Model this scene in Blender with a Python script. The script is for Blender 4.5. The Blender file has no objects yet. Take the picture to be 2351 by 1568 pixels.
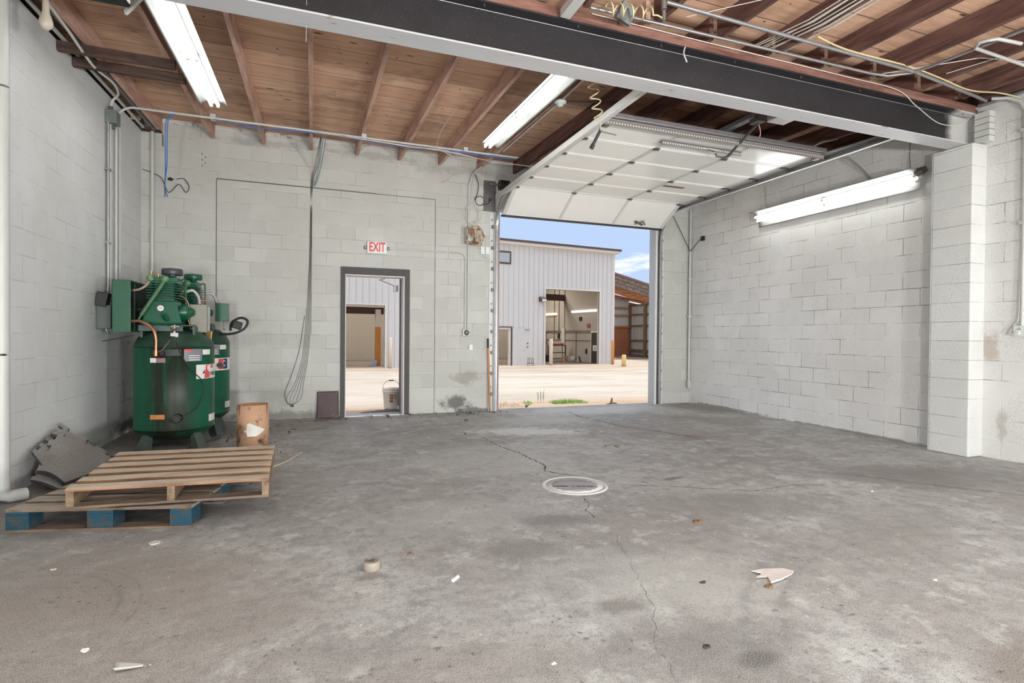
import bpy, math, random
from mathutils import Vector, Matrix
random.seed(7)
PI = math.pi
S = bpy.context.scene
COL = S.collection

# ------------------------------------------------------------------ camera
F_PX, YAW, PIT, ROL, CAM_H = 1248.84, 0.3526, -0.01102, 0.008515, 1.2345
cd = bpy.data.cameras.new('camera')
cam = bpy.data.objects.new('camera', cd); COL.objects.link(cam)
cd.sensor_fit = 'HORIZONTAL'; cd.sensor_width = 36.0; cd.lens = F_PX / 2351 * 36.0
cd.clip_start = 0.05; cd.clip_end = 500
fw = Vector((math.sin(YAW) * math.cos(PIT), math.cos(YAW) * math.cos(PIT), math.sin(PIT)))
rt = Vector((math.cos(YAW), -math.sin(YAW), 0))
up = rt.cross(fw)
r2 = rt * math.cos(ROL) - up * math.sin(ROL) * -1
r2 = rt * math.cos(ROL) + up * math.sin(ROL)
u2 = up * math.cos(ROL) - rt * math.sin(ROL)
R = Matrix((r2, u2, -fw)).transposed()
cam.matrix_world = Matrix.Translation((0, 0, CAM_H)) @ R.to_4x4()
S.camera = cam
S.view_settings.view_transform = 'Standard'
S.view_settings.look = 'None'
S.view_settings.exposure = 0.0
S.view_settings.gamma = 1.0
S.view_settings.use_curve_mapping = False
S.cycles.max_bounces = 5
S.cycles.diffuse_bounces = 3
S.cycles.glossy_bounces = 2
S.cycles.sample_clamp_indirect = 6.0
S.cycles.use_denoising = True
S.cycles.use_adaptive_sampling = True
S.cycles.adaptive_threshold = 0.09
S.cycles.adaptive_min_samples = 12

TUBE_POWER = 15.0
FILL_PANEL_WATTS = 58.0
FILL_FLOOD_WATTS = 212.0
SKY_POWER = 1.22
SUN_POWER = 2.7


def lin(c):
    o = []
    for v in c:
        v = v / 255.0
        o.append(v / 12.92 if v <= 0.04045 else ((v + 0.055) / 1.055) ** 2.4)
    return tuple(o)


# ------------------------------------------------------------------ node helper
class G:
    def __init__(s, nt):
        s.nt = nt

    def n(s, typ, ins=None, **kw):
        nd = s.nt.nodes.new(typ)
        for k, v in kw.items():
            setattr(nd, k, v)
        for k, v in (ins or {}).items():
            s.put(nd.inputs[k], v)
        return nd

    def put(s, sock, v):
        if hasattr(v, 'links') or hasattr(v, 'is_linked'):
            s.nt.links.new(v, sock)
        elif isinstance(v, (tuple, list)) and sock.type == 'RGBA' and len(v) == 3:
            sock.default_value = (*v, 1)
        else:
            sock.default_value = v

    def m(s, op, a, b=0.0, c=None, clamp=False):
        nd = s.nt.nodes.new('ShaderNodeMath'); nd.operation = op; nd.use_clamp = clamp
        s.put(nd.inputs[0], a); s.put(nd.inputs[1], b)
        if c is not None:
            s.put(nd.inputs[2], c)
        return nd.outputs[0]

    def mix(s, f, a, b, blend='MIX'):
        nd = s.nt.nodes.new('ShaderNodeMix'); nd.data_type = 'RGBA'; nd.blend_type = blend
        s.put(nd.inputs[0], f); s.put(nd.inputs[6], a); s.put(nd.inputs[7], b)
        return nd.outputs[2]

    def ramp(s, f, stops, interp='LINEAR'):
        nd = s.nt.nodes.new('ShaderNodeValToRGB'); nd.color_ramp.interpolation = interp
        e = nd.color_ramp.elements
        while len(e) < len(stops):
            e.new(0.5)
        for i, (p, c) in enumerate(stops):
            e[i].position = p
            e[i].color = (c, c, c, 1) if not isinstance(c, (tuple, list)) else (*c, 1)
        s.put(nd.inputs[0], f)
        return nd.outputs[0]

    def step(s, f, a, b):  # smooth 0..1 between a and b
        nd = s.nt.nodes.new('ShaderNodeMapRange'); nd.interpolation_type = 'SMOOTHSTEP'
        s.put(nd.inputs[0], f); nd.inputs[1].default_value = a; nd.inputs[2].default_value = b
        return nd.outputs[0]

    def coord(s):
        return s.n('ShaderNodeTexCoord').outputs['Object']

    def map(s, v, loc=(0, 0, 0), rot=(0, 0, 0), sc=(1, 1, 1)):
        nd = s.n('ShaderNodeMapping', {0: v}); nd.inputs[1].default_value = loc
        nd.inputs[2].default_value = rot; nd.inputs[3].default_value = sc
        return nd.outputs[0]

    def noise(s, v, scale, detail=4, rough=0.55, dist=0.0):
        nd = s.n('ShaderNodeTexNoise', {0: v}); nd.inputs['Scale'].default_value = scale
        nd.inputs['Detail'].default_value = detail; nd.inputs['Roughness'].default_value = rough
        nd.inputs['Distortion'].default_value = dist
        return nd.outputs[0]

    def voro(s, v, scale, feature='F1', rnd=1.0):
        nd = s.nt.nodes.new('ShaderNodeTexVoronoi'); nd.feature = feature
        s.put(nd.inputs['Vector'], v); nd.inputs['Scale'].default_value = scale
        nd.inputs['Randomness'].default_value = rnd
        return nd

    def sep(s, v):
        return s.n('ShaderNodeSeparateXYZ', {0: v}).outputs

    def comb(s, x, y, z):
        return s.n('ShaderNodeCombineXYZ', {0: x, 1: y, 2: z}).outputs[0]

    def bump(s, h, strength=0.3, dist=0.01, normal=None):
        nd = s.nt.nodes.new('ShaderNodeBump'); nd.inputs['Strength'].default_value = strength
        nd.inputs['Distance'].default_value = dist
        s.put(nd.inputs['Height'], h)
        if normal is not None:
            s.put(nd.inputs['Normal'], normal)
        return nd.outputs[0]


def newmat(name):
    m = bpy.data.materials.new(name); m.use_nodes = True
    nt = m.node_tree; nt.nodes.clear()
    out = nt.nodes.new('ShaderNodeOutputMaterial'); b = nt.nodes.new('ShaderNodeBsdfPrincipled')
    nt.links.new(b.outputs[0], out.inputs[0])
    return m, G(nt), b


_cache = {}


def M(name, rgb, rough=0.6, metal=0.0, var=0.15, scale=6.0, bump=0.0, dirt=None, dirt_t=(0.55, 0.7), dscale=5.0, spec=0.5, stretch=(1, 1, 1), bscale=None):
    """painted / plain surface: base colour with mottling, optional dirt or rust patches, fine bump"""
    if name in _cache:
        return _cache[name]
    m, g, b = newmat(name)
    c = lin(rgb)
    v = g.map(g.coord(), sc=stretch)
    n = g.noise(v, scale, 5, 0.6)
    col = g.mix(n, tuple(x * (1 - var) for x in c), tuple(min(1, x * (1 + var)) for x in c))
    if dirt:
        d = g.step(g.noise(g.map(v, loc=(3, 7, 1)), dscale, 7, 0.65), *dirt_t)
        col = g.mix(d, col, lin(dirt))
    g.put(b.inputs['Base Color'], col)
    b.inputs['Roughness'].default_value = rough
    b.inputs['Metallic'].default_value = metal
    b.inputs['Specular IOR Level'].default_value = spec
    if bump:
        g.put(b.inputs['Normal'], g.bump(g.noise(v, bscale or scale * 12, 4, 0.6), bump, 0.004))
    _cache[name] = m
    return m


def emit(name, rgb, power):
    m = bpy.data.materials.new(name); m.use_nodes = True
    nt = m.node_tree; nt.nodes.clear()
    o = nt.nodes.new('ShaderNodeOutputMaterial'); e = nt.nodes.new('ShaderNodeEmission')
    e.inputs[0].default_value = (*rgb, 1); e.inputs[1].default_value = power
    nt.links.new(e.outputs[0], o.inputs[0])
    return m


# ------------------------------------------------------------------ world and sun
w = bpy.data.worlds.new('sky'); S.world = w; w.use_nodes = True
nt = w.node_tree; nt.nodes.clear(); g = G(nt)
d = g.n('ShaderNodeTexCoord').outputs['Generated']
x, y, z = g.sep(d)
sky = g.ramp(z, [(0.0, lin((200, 214, 236))), (0.10, lin((178, 200, 232))), (0.33, lin((174, 196, 230))), (0.6, (1.0, 1.02, 1.06)), (1.0, (1.25, 1.25, 1.28))])
zz = g.m('ADD', z, 0.12)
cv = g.comb(g.m('DIVIDE', x, zz), g.m('DIVIDE', y, zz), 0.0)
cl = g.noise(g.map(cv, loc=(0.9, 0.3, 0)), 1.15, 6, 0.6, 0.3)
clm = g.m('MULTIPLY', g.step(cl, 0.53, 0.66), g.m('SUBTRACT', 1.0, g.step(z, 0.40, 0.55)))
clm2 = g.m('MULTIPLY', g.step(g.noise(g.map(cv, loc=(4, 2, 0), sc=(0.35, 1.6, 1)), 0.9, 5, 0.6), 0.5, 0.8), 0.25)
sky = g.mix(g.m('MAXIMUM', g.m('MULTIPLY', clm, 0.85), clm2), sky, (0.95, 0.96, 0.98))
sky = g.mix(g.step(z, -0.02, 0.0), lin((190, 180, 165)), sky)
bg = g.n('ShaderNodeBackground', {0: sky, 1: SKY_POWER})
o = nt.nodes.new('ShaderNodeOutputWorld'); nt.links.new(bg.outputs[0], o.inputs[0])

sd = bpy.data.lights.new('sun', 'SUN'); sd.energy = SUN_POWER; sd.angle = 0.02; sd.color = (1.0, 0.95, 0.88)
sun = bpy.data.objects.new('sun', sd); COL.objects.link(sun)
sun.rotation_euler = Vector((0.62, 0.02, 0.80)).to_track_quat('Z', 'Y').to_euler()
sun.location = (20, 14, 25)


# ------------------------------------------------------------------ mesh builder
class MB:
    def __init__(s, xf=None):
        s.v = []; s.f = []; s.sm = []; s.xf = xf

    def add(s, vs, fs, smooth=False):
        o = len(s.v)
        s.v += [Vector(p) for p in vs]
        s.f += [tuple(i + o for i in f) for f in fs]
        s.sm += [smooth] * len(fs)
        return s

    def box(s, x0, x1, y0, y1, z0, z1):
        return s.add([(x0, y0, z0), (x1, y0, z0), (x1, y1, z0), (x0, y1, z0), (x0, y0, z1), (x1, y0, z1), (x1, y1, z1), (x0, y1, z1)],
                     [(0, 3, 2, 1), (4, 5, 6, 7), (0, 1, 5, 4), (1, 2, 6, 5), (2, 3, 7, 6), (3, 0, 4, 7)])

    def obox(s, c, size, rot=(0, 0, 0)):
        from mathutils import Euler
        m = Euler(rot).to_matrix(); h = [q / 2 for q in size]; c = Vector(c)
        vs = [c + m @ Vector((sx * h[0], sy * h[1], sz * h[2])) for sz in (-1, 1) for sx, sy in ((-1, -1), (1, -1), (1, 1), (-1, 1))]
        return s.add(vs, [(0, 3, 2, 1), (4, 5, 6, 7), (0, 1, 5, 4), (1, 2, 6, 5), (2, 3, 7, 6), (3, 0, 4, 7)])

    def hexa(s, vs):
        return s.add(vs, [(0, 3, 2, 1), (4, 5, 6, 7), (0, 1, 5, 4), (1, 2, 6, 5), (2, 3, 7, 6), (3, 0, 4, 7)])

    def bar(s, p0, p1, w_, h_, upv=(0, 0, 1)):
        p0, p1 = Vector(p0), Vector(p1); t = (p1 - p0).normalized(); a = t.cross(Vector(upv))
        if a.length < 1e-4:
            a = Vector((1, 0, 0))
        a.normalize(); b = a.cross(t)
        vs = [p + a * sx * w_ / 2 + b * sy * h_ / 2 for p in (p0, p1) for sx, sy in ((-1, -1), (1, -1), (1, 1), (-1, 1))]
        return s.add(vs, [(0, 3, 2, 1), (4, 5, 6, 7), (0, 1, 5, 4), (1, 2, 6, 5), (2, 3, 7, 6), (3, 0, 4, 7)])

    def tube(s, pts, r, n=8, closed=False, caps=True):
        pts = [Vector(p) for p in pts]; k = len(pts); vs = []; a = None
        for i, p in enumerate(pts):
            if closed:
                t = pts[(i + 1) % k] - pts[i - 1]
            else:
                t = pts[min(i + 1, k - 1)] - pts[max(i - 1, 0)]
            if t.length < 1e-9:
                t = Vector((0, 0, 1))
            t.normalize()
            if a is None:
                a = t.orthogonal().normalized()
            else:
                a = a - t * a.dot(t)
                a = t.orthogonal().normalized() if a.length < 1e-5 else a.normalized()
            b = t.cross(a); rr = r[i] if isinstance(r, (list, tuple)) else r
            vs += [p + (a * math.cos(q) + b * math.sin(q)) * rr for q in [2 * PI * j / n for j in range(n)]]
        fs = []
        for i in range(k if closed else k - 1):
            for j in range(n):
                i2 = (i + 1) % k; j2 = (j + 1) % n
                fs.append((i * n + j, i * n + j2, i2 * n + j2, i2 * n + j))
        s.add(vs, fs, True)
        if caps and not closed:
            s.add(vs[:n], [tuple(range(n - 1, -1, -1))]); s.add(vs[-n:], [tuple(range(n))])
        return s

    def cyl(s, p0, p1, r0, r1=None, n=20):
        r1 = r0 if r1 is None else r1
        return s.tube([p0, p1], [r0, r1], n)

    def lathe(s, prof, c=(0, 0, 0), n=32, ax=None):
        c = Vector(c); q = Vector(ax).to_track_quat('Z', 'Y') if ax else None; vs = []
        for r, z_ in prof:
            for j in range(n):
                a = 2 * PI * j / n; p = Vector((max(r, 1e-4) * math.cos(a), max(r, 1e-4) * math.sin(a), z_))
                vs.append(c + (q @ p if q else p))
        fs = [(i * n + j, i * n + (j + 1) % n, (i + 1) * n + (j + 1) % n, (i + 1) * n + j) for i in range(len(prof) - 1) for j in range(n)]
        return s.add(vs, fs, True)

    def prism(s, poly, fn0, fn1):
        k = len(poly); vs = [fn0(*p) for p in poly] + [fn1(*p) for p in poly]
        return s.add(vs, [tuple(range(k - 1, -1, -1)), tuple(range(k, 2 * k))] + [(i, (i + 1) % k, k + (i + 1) % k, k + i) for i in range(k)])

    def sheet(s, grid, th=0.0, smooth=True):
        """grid[i][j] of points; gives it thickness th downward"""
        a, b = len(grid), len(grid[0]); vs = [Vector(p) for r in grid for p in r]
        fs = [(i * b + j, i * b + j + 1, (i + 1) * b + j + 1, (i + 1) * b + j) for i in range(a - 1) for j in range(b - 1)]
        if th:
            o = len(vs); vs += [p - Vector((0, 0, th)) for p in vs]
            fs += [tuple(q + o for q in f[::-1]) for f in fs[:]]
            rim = [(0, j) for j in range(b)] + [(i, b - 1) for i in range(1, a)] + [(a - 1, j) for j in range(b - 2, -1, -1)] + [(i, 0) for i in range(a - 2, 0, -1)]
            ids = [i * b + j for i, j in rim]
            for q in range(len(ids)):
                i0, i1 = ids[q], ids[(q + 1) % len(ids)]
                fs.append((i1, i0, i0 + o, i1 + o))
        return s.add(vs, fs, smooth)

    def build(s, name, mat, parent=None, keep=False, bevel=0.0, fix=True):
        vs = [s.xf(p) for p in s.v] if s.xf else s.v
        if parent is not None:
            org = root_loc(parent)
        elif keep:
            org = Vector((0, 0, 0))
        else:
            xs = [p[0] for p in vs]; ys = [p[1] for p in vs]; zs = [p[2] for p in vs]
            org = Vector(((min(xs) + max(xs)) / 2, (min(ys) + max(ys)) / 2, min(zs)))
        me = bpy.data.meshes.new(name)
        me.from_pydata([tuple(Vector(p) - org) for p in vs], [], s.f)
        me.polygons.foreach_set('use_smooth', s.sm)
        if fix:
            import bmesh
            bm = bmesh.new(); bm.from_mesh(me)
            bmesh.ops.recalc_face_normals(bm, faces=bm.faces); bm.to_mesh(me); bm.free()
        me.update()
        if isinstance(mat, (list, tuple)):
            for q in mat:
                me.materials.append(q)
        else:
            me.materials.append(mat)
        ob = bpy.data.objects.new(name, me); COL.objects.link(ob)
        if parent is not None:
            ob.parent = parent
        else:
            ob.location = org
        if bevel:
            bv = ob.modifiers.new('b', 'BEVEL'); bv.width = bevel; bv.segments = 2; bv.limit_method = 'ANGLE'; bv.angle_limit = 0.7
        return ob


def root_loc(o):
    l = Vector(o.location)
    while o.parent is not None:
        o = o.parent; l = l + Vector(o.location)
    return l


def spline(pts, k=6):
    pts = [Vector(p) for p in pts]; out = []
    P = [pts[0]] + pts + [pts[-1]]
    for i in range(1, len(P) - 2):
        for j in range(k):
            t = j / k
            out.append(0.5 * ((2 * P[i]) + (-P[i - 1] + P[i + 1]) * t + (2 * P[i - 1] - 5 * P[i] + 4 * P[i + 1] - P[i + 2]) * t * t + (-P[i - 1] + 3 * P[i] - 3 * P[i + 1] + P[i + 2]) * t ** 3))
    out.append(pts[-1])
    return out


def arc(c, a0, a1, r, ex, ey, n=8):
    c = Vector(c); ex = Vector(ex); ey = Vector(ey)
    return [c + (ex * math.cos(a0 + (a1 - a0) * i / n) + ey * math.sin(a0 + (a1 - a0) * i / n)) * r for i in range(n + 1)]


def E(name, loc, label, cat, group=None):
    o_ = bpy.data.objects.new(name, None); COL.objects.link(o_); o_.location = loc; o_.empty_display_size = 0.1
    o_['label'] = label; o_['category'] = cat
    if group:
        o_['group'] = group
    return o_


def tag(o_, label, cat, group=None, kind=None):
    o_['label'] = label; o_['category'] = cat
    if group:
        o_['group'] = group
    if kind:
        o_['kind'] = kind
    return o_


def st(o_):
    o_['kind'] = 'structure'
    return o_


def kids(o_):
    return [c for c in bpy.data.objects if c.parent == o_]


def copy_tree(o_, parent=None):
    c = o_.copy(); COL.objects.link(c); c.parent = parent
    for ch in kids(o_):
        copy_tree(ch, c)
    return c


def text_geo(txt, size, bold=0.0):
    cu = bpy.data.curves.new('t', 'FONT'); cu.body = txt; cu.size = size; cu.align_x = 'CENTER'; cu.align_y = 'CENTER'; cu.offset = bold
    ob = bpy.data.objects.new('t', cu); COL.objects.link(ob)
    dg = bpy.context.evaluated_depsgraph_get(); me = ob.evaluated_get(dg).to_mesh()
    vs = [tuple(v.co) for v in me.vertices]; fs = [tuple(p.vertices) for p in me.polygons]
    ob.evaluated_get(dg).to_mesh_clear(); bpy.data.objects.remove(ob); bpy.data.curves.remove(cu)
    return vs, fs


# ------------------------------------------------------------------ room numbers
XL, XR, D, TW = -2.124, 6.654, 8.457, 0.2
YB = -4.6                       # rear of the building, behind the camera
CS = 0.2032                     # block course


def zb(y_):                     # underside of the ceiling joists
    return 3.72 + (0.0389 if y_ > 3.83 else 0.015) * (y_ - 3.83)


# ------------------------------------------------------------------ big materials
def cmu(name, ax, u0, col, pits=0.5, light_joint=0.0, blobs=(), var=0.075, jdark=0.5, bmp=0.55, off=0.5):
    m, g, b = newmat(name)
    co = g.coord(); x_, y_, z_ = g.sep(co)
    u = {'x': x_, 'y': y_}[ax]
    wob = g.m('MULTIPLY', g.m('SUBTRACT', g.noise(co, 3.0, 3), 0.5), 0.006)
    vec = g.comb(g.m('ADD', g.m('SUBTRACT', u, u0), 0.4064 * 40), g.m('ADD', g.m('ADD', z_, wob), CS * 20), 0.0)
    br = g.n('ShaderNodeTexBrick', {0: vec}); br.offset = off; br.offset_frequency = 2
    br.inputs['Scale'].default_value = 1.0; br.inputs['Mortar Size'].default_value = 0.0052
    br.inputs['Mortar Smooth'].default_value = 0.6; br.inputs['Bias'].default_value = 0.0
    br.inputs['Brick Width'].default_value = 0.4064; br.inputs['Row Height'].default_value = CS
    br.inputs['Color1'].default_value = (0, 0, 0, 1); br.inputs['Color2'].default_value = (1, 1, 1, 1)
    br.inputs['Mortar'].default_value = (0.5, 0.5, 0.5, 1)
    c = lin(col)
    base = g.mix(br.outputs['Color'], tuple(q * (1 - var) for q in c), tuple(min(1, q * (1 + var)) for q in c))
    big = g.noise(co, 0.9, 4, 0.6)
    base = g.mix(g.step(big, 0.35, 0.75), base, tuple(q * k for q, k in zip(c, (0.90, 0.89, 0.87))))
    # open pores of the block faces, clustered
    clus = g.step(g.noise(co, 2.2, 3, 0.6), 0.42, 0.62)
    vo = g.voro(co, 90)
    rnd = g.sep(vo.outputs['Color'])[0]
    pore = g.m('MULTIPLY', g.m('SUBTRACT', 1.0, g.step(vo.outputs['Distance'], 0.10, 0.30)), g.m('GREATER_THAN', rnd, 0.62))
    pn = g.step(g.noise(co, 70, 4, 0.7), 0.60, 0.72)
    pore = g.m('MAXIMUM', pore, pn)
    pore = g.m('MULTIPLY', pore, g.m('MULTIPLY_ADD', clus, 0.75, 0.25))
    base = g.mix(g.m('MULTIPLY', pore, pits), base, tuple(q * 0.30 for q in c))
    # joints: thin cracks in the paint along part of them
    jf = br.outputs['Fac']
    crack = g.m('MULTIPLY', jf, g.step(g.noise(g.map(co, loc=(5, 5, 5)), 2.6, 5, 0.7), 0.40, 0.62))
    if light_joint:
        base = g.mix(g.m('MULTIPLY', jf, light_joint), base, tuple(min(1, q * 1.22) for q in c))
    sh_ = g.m('MULTIPLY', g.step(g.noise(g.map(co, loc=(2, 1, 6)), 1.7, 4, 0.6), 0.38, 0.6), 0.10)
    base = g.mix(sh_, base, tuple(q * 0.62 for q in c))
    base = g.mix(g.m('MULTIPLY', crack, jdark), base, tuple(q * 0.28 for q in c))
    nz = g.noise(co, 7, 5, 0.7)
    for (bx, bz, rx, rz, rgb, stg) in blobs:   # stains with their own place and shape
        dx = g.m('DIVIDE', g.m('SUBTRACT', u, bx), rx); dz = g.m('DIVIDE', g.m('SUBTRACT', z_, bz), rz)
        r_ = g.m('SQRT', g.m('ADD', g.m('MULTIPLY', dx, dx), g.m('MULTIPLY', dz, dz)))
        r_ = g.m('ADD', r_, g.m('MULTIPLY', g.m('SUBTRACT', nz, 0.5), 2.2))
        k = g.m('MULTIPLY', g.m('SUBTRACT', 1.0, g.step(r_, 0.35, 1.0)), stg)
        base = g.mix(k, base, lin(rgb))
    g.put(b.inputs['Base Color'], base)
    b.inputs['Roughness'].default_value = 0.62
    b.inputs['Specular IOR Level'].default_value = 0.35
    h = g.m('SUBTRACT', g.m('MULTIPLY', g.noise(co, 110, 4, 0.7), 0.35), g.m('ADD', g.m('MULTIPLY', jf, 1.1), g.m('MULTIPLY', pore, 0.6)))
    g.put(b.inputs['Normal'], g.bump(h, bmp, 0.012))
    return m


GREY = (214, 214, 210)
m_back = cmu('painted_block_back', 'x', 2.228, (194, 194, 189), pits=0.45, light_joint=1.0, jdark=0.5, blobs=[
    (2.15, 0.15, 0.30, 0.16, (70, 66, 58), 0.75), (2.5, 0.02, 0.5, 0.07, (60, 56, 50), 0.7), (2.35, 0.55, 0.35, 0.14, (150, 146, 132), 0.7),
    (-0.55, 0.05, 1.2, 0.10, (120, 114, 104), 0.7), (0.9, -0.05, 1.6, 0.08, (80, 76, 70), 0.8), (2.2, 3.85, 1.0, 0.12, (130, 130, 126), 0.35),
    (-0.6, 3.92, 0.9, 0.07, (130, 130, 126), 0.4), (0.9, 3.92, 0.9, 0.07, (130, 130, 126), 0.4), (-0.6, 0.5, 0.5, 0.4, (170, 170, 164), 0.6),
    (-0.75, 1.15, 0.5, 0.12, (176, 174, 168), 0.6), (-1.75, 0.2, 0.4, 0.25, (120, 116, 108), 0.6)])
m_right = cmu('painted_block_right', 'y', 6.551, (230, 229, 227), pits=0.85, light_joint=0.35, jdark=0.95, var=0.045, bmp=0.4, blobs=[
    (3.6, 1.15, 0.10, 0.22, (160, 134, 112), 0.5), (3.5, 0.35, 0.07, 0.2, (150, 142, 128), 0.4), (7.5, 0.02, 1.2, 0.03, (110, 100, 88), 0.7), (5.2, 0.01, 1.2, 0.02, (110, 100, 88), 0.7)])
m_left = cmu('painted_block_left', 'y', 5.1168, (222, 224, 224), pits=0.30, light_joint=0.4, jdark=0.42, var=0.035, bmp=0.4, blobs=[
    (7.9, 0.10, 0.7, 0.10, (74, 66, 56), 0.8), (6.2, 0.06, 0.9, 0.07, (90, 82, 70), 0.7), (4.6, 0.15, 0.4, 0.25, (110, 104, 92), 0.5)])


def floor_mat():
    m, g, b = newmat('worn_concrete')
    co = g.coord(); x_, y_, z_ = g.sep(co)
    n1 = g.noise(co, 0.55, 5, 0.6); n2 = g.noise(g.map(co, loc=(9, 2, 0)), 2.3, 6, 0.65); n3 = g.noise(co, 9, 6, 0.7)
    c = g.mix(g.step(n1, 0.35, 0.65), lin((143, 138, 134)), lin((180, 180, 177)))
    c = g.mix(g.m('MULTIPLY', g.step(n2, 0.46, 0.60), 0.6), c, lin((130, 126, 123)))
    c = g.mix(g.m('MULTIPLY', g.step(n3, 0.47, 0.62), 0.55), c, lin((112, 107, 104)))
    c = g.mix(g.m('MULTIPLY', g.step(g.noise(g.map(co, loc=(6, 6, 0)), 18, 6, 0.75), 0.5, 0.62), 0.35), c, lin((104, 99, 96)))
    c = g.mix(g.m('MULTIPLY', g.step(g.noise(g.map(co, loc=(1, 5, 0)), 5, 6, 0.7), 0.52, 0.66), 0.55), c, lin((204, 207, 202)))
    # brush / wear streaks
    stv = g.map(co, rot=(0, 0, 0.55), sc=(1.2, 7, 1))
    c = g.mix(g.m('MULTIPLY', g.step(g.noise(stv, 2.4, 5, 0.6), 0.52, 0.75), 0.25), c, lin((124, 119, 114)))

    nA, nB, nC = (g.noise(g.map(co, loc=(k, 3 * k, 0)), q, 5, 0.68) for k, q in ((1.3, 3.0), (2.1, 5.0), (3.7, 9.0)))

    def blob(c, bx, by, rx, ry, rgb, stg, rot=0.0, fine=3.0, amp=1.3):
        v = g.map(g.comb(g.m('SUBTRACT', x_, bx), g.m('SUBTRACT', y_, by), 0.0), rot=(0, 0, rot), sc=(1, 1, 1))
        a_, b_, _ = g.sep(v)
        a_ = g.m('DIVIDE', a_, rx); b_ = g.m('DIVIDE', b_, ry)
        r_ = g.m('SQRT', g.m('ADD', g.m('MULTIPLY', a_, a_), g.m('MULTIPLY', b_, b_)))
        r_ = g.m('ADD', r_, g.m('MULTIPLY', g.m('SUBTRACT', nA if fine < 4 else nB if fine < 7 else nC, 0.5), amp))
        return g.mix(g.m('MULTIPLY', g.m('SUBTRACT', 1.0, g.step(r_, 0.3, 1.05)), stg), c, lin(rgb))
    for a in [(5.2, 3.3, 1.5, 0.55, (104, 99, 95), 0.75, 0.4), (4.2, 5.9, 2.0, 0.35, (140, 124, 110), 0.5, 0.8), (5.6, 6.6, 0.9, 0.5, (132, 116, 100), 0.6, 0.9),
              (6.3, 7.7, 0.6, 0.9, (112, 92, 76), 0.7), (3.0, 3.2, 1.0, 0.35, (116, 112, 108), 0.7, 0.3), (3.6, 2.5, 1.3, 0.5, (124, 119, 114), 0.6, -0.3),
              (2.6, 1.25, 0.55, 0.16, (106, 92, 80), 0.75, -0.25, 6), (1.15, 2.9, 0.35, 0.22, (112, 106, 102), 0.75, 0.2, 7), (1.35, 2.5, 0.22, 0.08, (96, 92, 90), 0.9, 0.2, 9),
              (-1.2, 3.3, 1.4, 0.6, (128, 116, 104), 0.6, 0.2), (-1.9, 4.6, 0.6, 1.2, (92, 80, 68), 0.8), (-1.4, 7.6, 1.1, 0.8, (86, 72, 60), 0.85, 0, 5),
              (-1.9, 6.2, 0.35, 1.2, (80, 66, 54), 0.85), (-0.3, 1.6, 1.1, 0.6, (134, 122, 112), 0.55), (0.5, 1.9, 0.7, 0.35, (132, 124, 118), 0.5),
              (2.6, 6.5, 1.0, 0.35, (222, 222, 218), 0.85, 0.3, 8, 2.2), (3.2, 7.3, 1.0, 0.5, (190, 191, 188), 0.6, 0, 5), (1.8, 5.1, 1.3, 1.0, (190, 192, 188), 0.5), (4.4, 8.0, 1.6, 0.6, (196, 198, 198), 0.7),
              (0.4, 8.2, 1.0, 0.15, (120, 108, 96), 0.6), (-0.2, 7.6, 0.8, 0.5, (140, 128, 116), 0.5), (1.7, 2.3, 0.9, 0.5, (188, 189, 184), 0.5, 0.3, 5),
              (0.29, 2.84, 0.10, 0.06, (96, 80, 66), 0.7, 0, 8), (4.35, 5.45, 0.35, 0.14, (112, 106, 100), 0.8, 0, 6), (2.95, 3.95, 0.16, 0.05, (58, 54, 52), 0.85, -0.2, 14),
              (1.5, 1.7, 0.5, 0.35, (112, 107, 103), 0.7, 0.6, 6), (-0.9, 2.6, 1.3, 0.9, (136, 122, 110), 0.55, 0, 4), (0.9, 1.35, 0.9, 0.35, (122, 112, 104), 0.6, 0.1, 5), (1.0, 3.6, 0.8, 0.5, (178, 180, 176), 0.5, 0, 5), (1.55, 3.3, 0.35, 0.14, (104, 99, 96), 0.75, 0.3, 9), (1.35, 2.15, 0.16, 0.10, (98, 88, 82), 0.7, 0, 9), (1.62, 1.62, 0.12, 0.07, (80, 76, 72), 0.9, 0, 12), (0.1, 4.9, 0.9, 0.35, (150, 143, 138), 0.5)]:
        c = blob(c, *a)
    # curved tyre marks near the pallets and in the lane
    for (cx, cy, rr, wd, k, y0, y1) in [(-1.35, 2.85, 0.62, 0.012, 0.55, 2.6, 3.9), (-1.35, 2.85, 0.54, 0.02, 0.4, 2.7, 3.9), (-1.32, 2.8, 0.44, 0.01, 0.35, 2.7, 3.9),
                                        (3.2, 0.6, 1.9, 0.05, 0.35, 0.5, 2.6), (3.2, 0.6, 1.75, 0.03, 0.3, 0.5, 2.6), (0.6, 6.1, 1.5, 0.05, 0.22, 4.5, 7.6)]:
        dx = g.m('SUBTRACT', x_, cx); dy = g.m('SUBTRACT', y_, cy)
        r_ = g.m('SQRT', g.m('ADD', g.m('MULTIPLY', dx, dx), g.m('MULTIPLY', dy, dy)))
        r_ = g.m('ADD', r_, g.m('MULTIPLY', g.m('SUBTRACT', n2, 0.5), 0.05))
        q = g.m('SUBTRACT', 1.0, g.step(g.m('ABSOLUTE', g.m('SUBTRACT', r_, rr)), 0.0, wd))
        q = g.m('MULTIPLY', q, g.m('MULTIPLY', g.step(y_, y0, y0 + 0.15), g.m('SUBTRACT', 1.0, g.step(y_, y1 - 0.2, y1))))
        q = g.m('MULTIPLY', q, g.step(n3, 0.3, 0.6))
        c = g.mix(g.m('MULTIPLY', q, k), c, lin((84, 80, 78)))
    # pits, specks and grit
    pit = g.step(g.noise(g.map(co, rot=(0, 0, 0.4), sc=(1, 1.7, 1)), 26, 5, 0.75), 0.61, 0.67)
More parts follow.
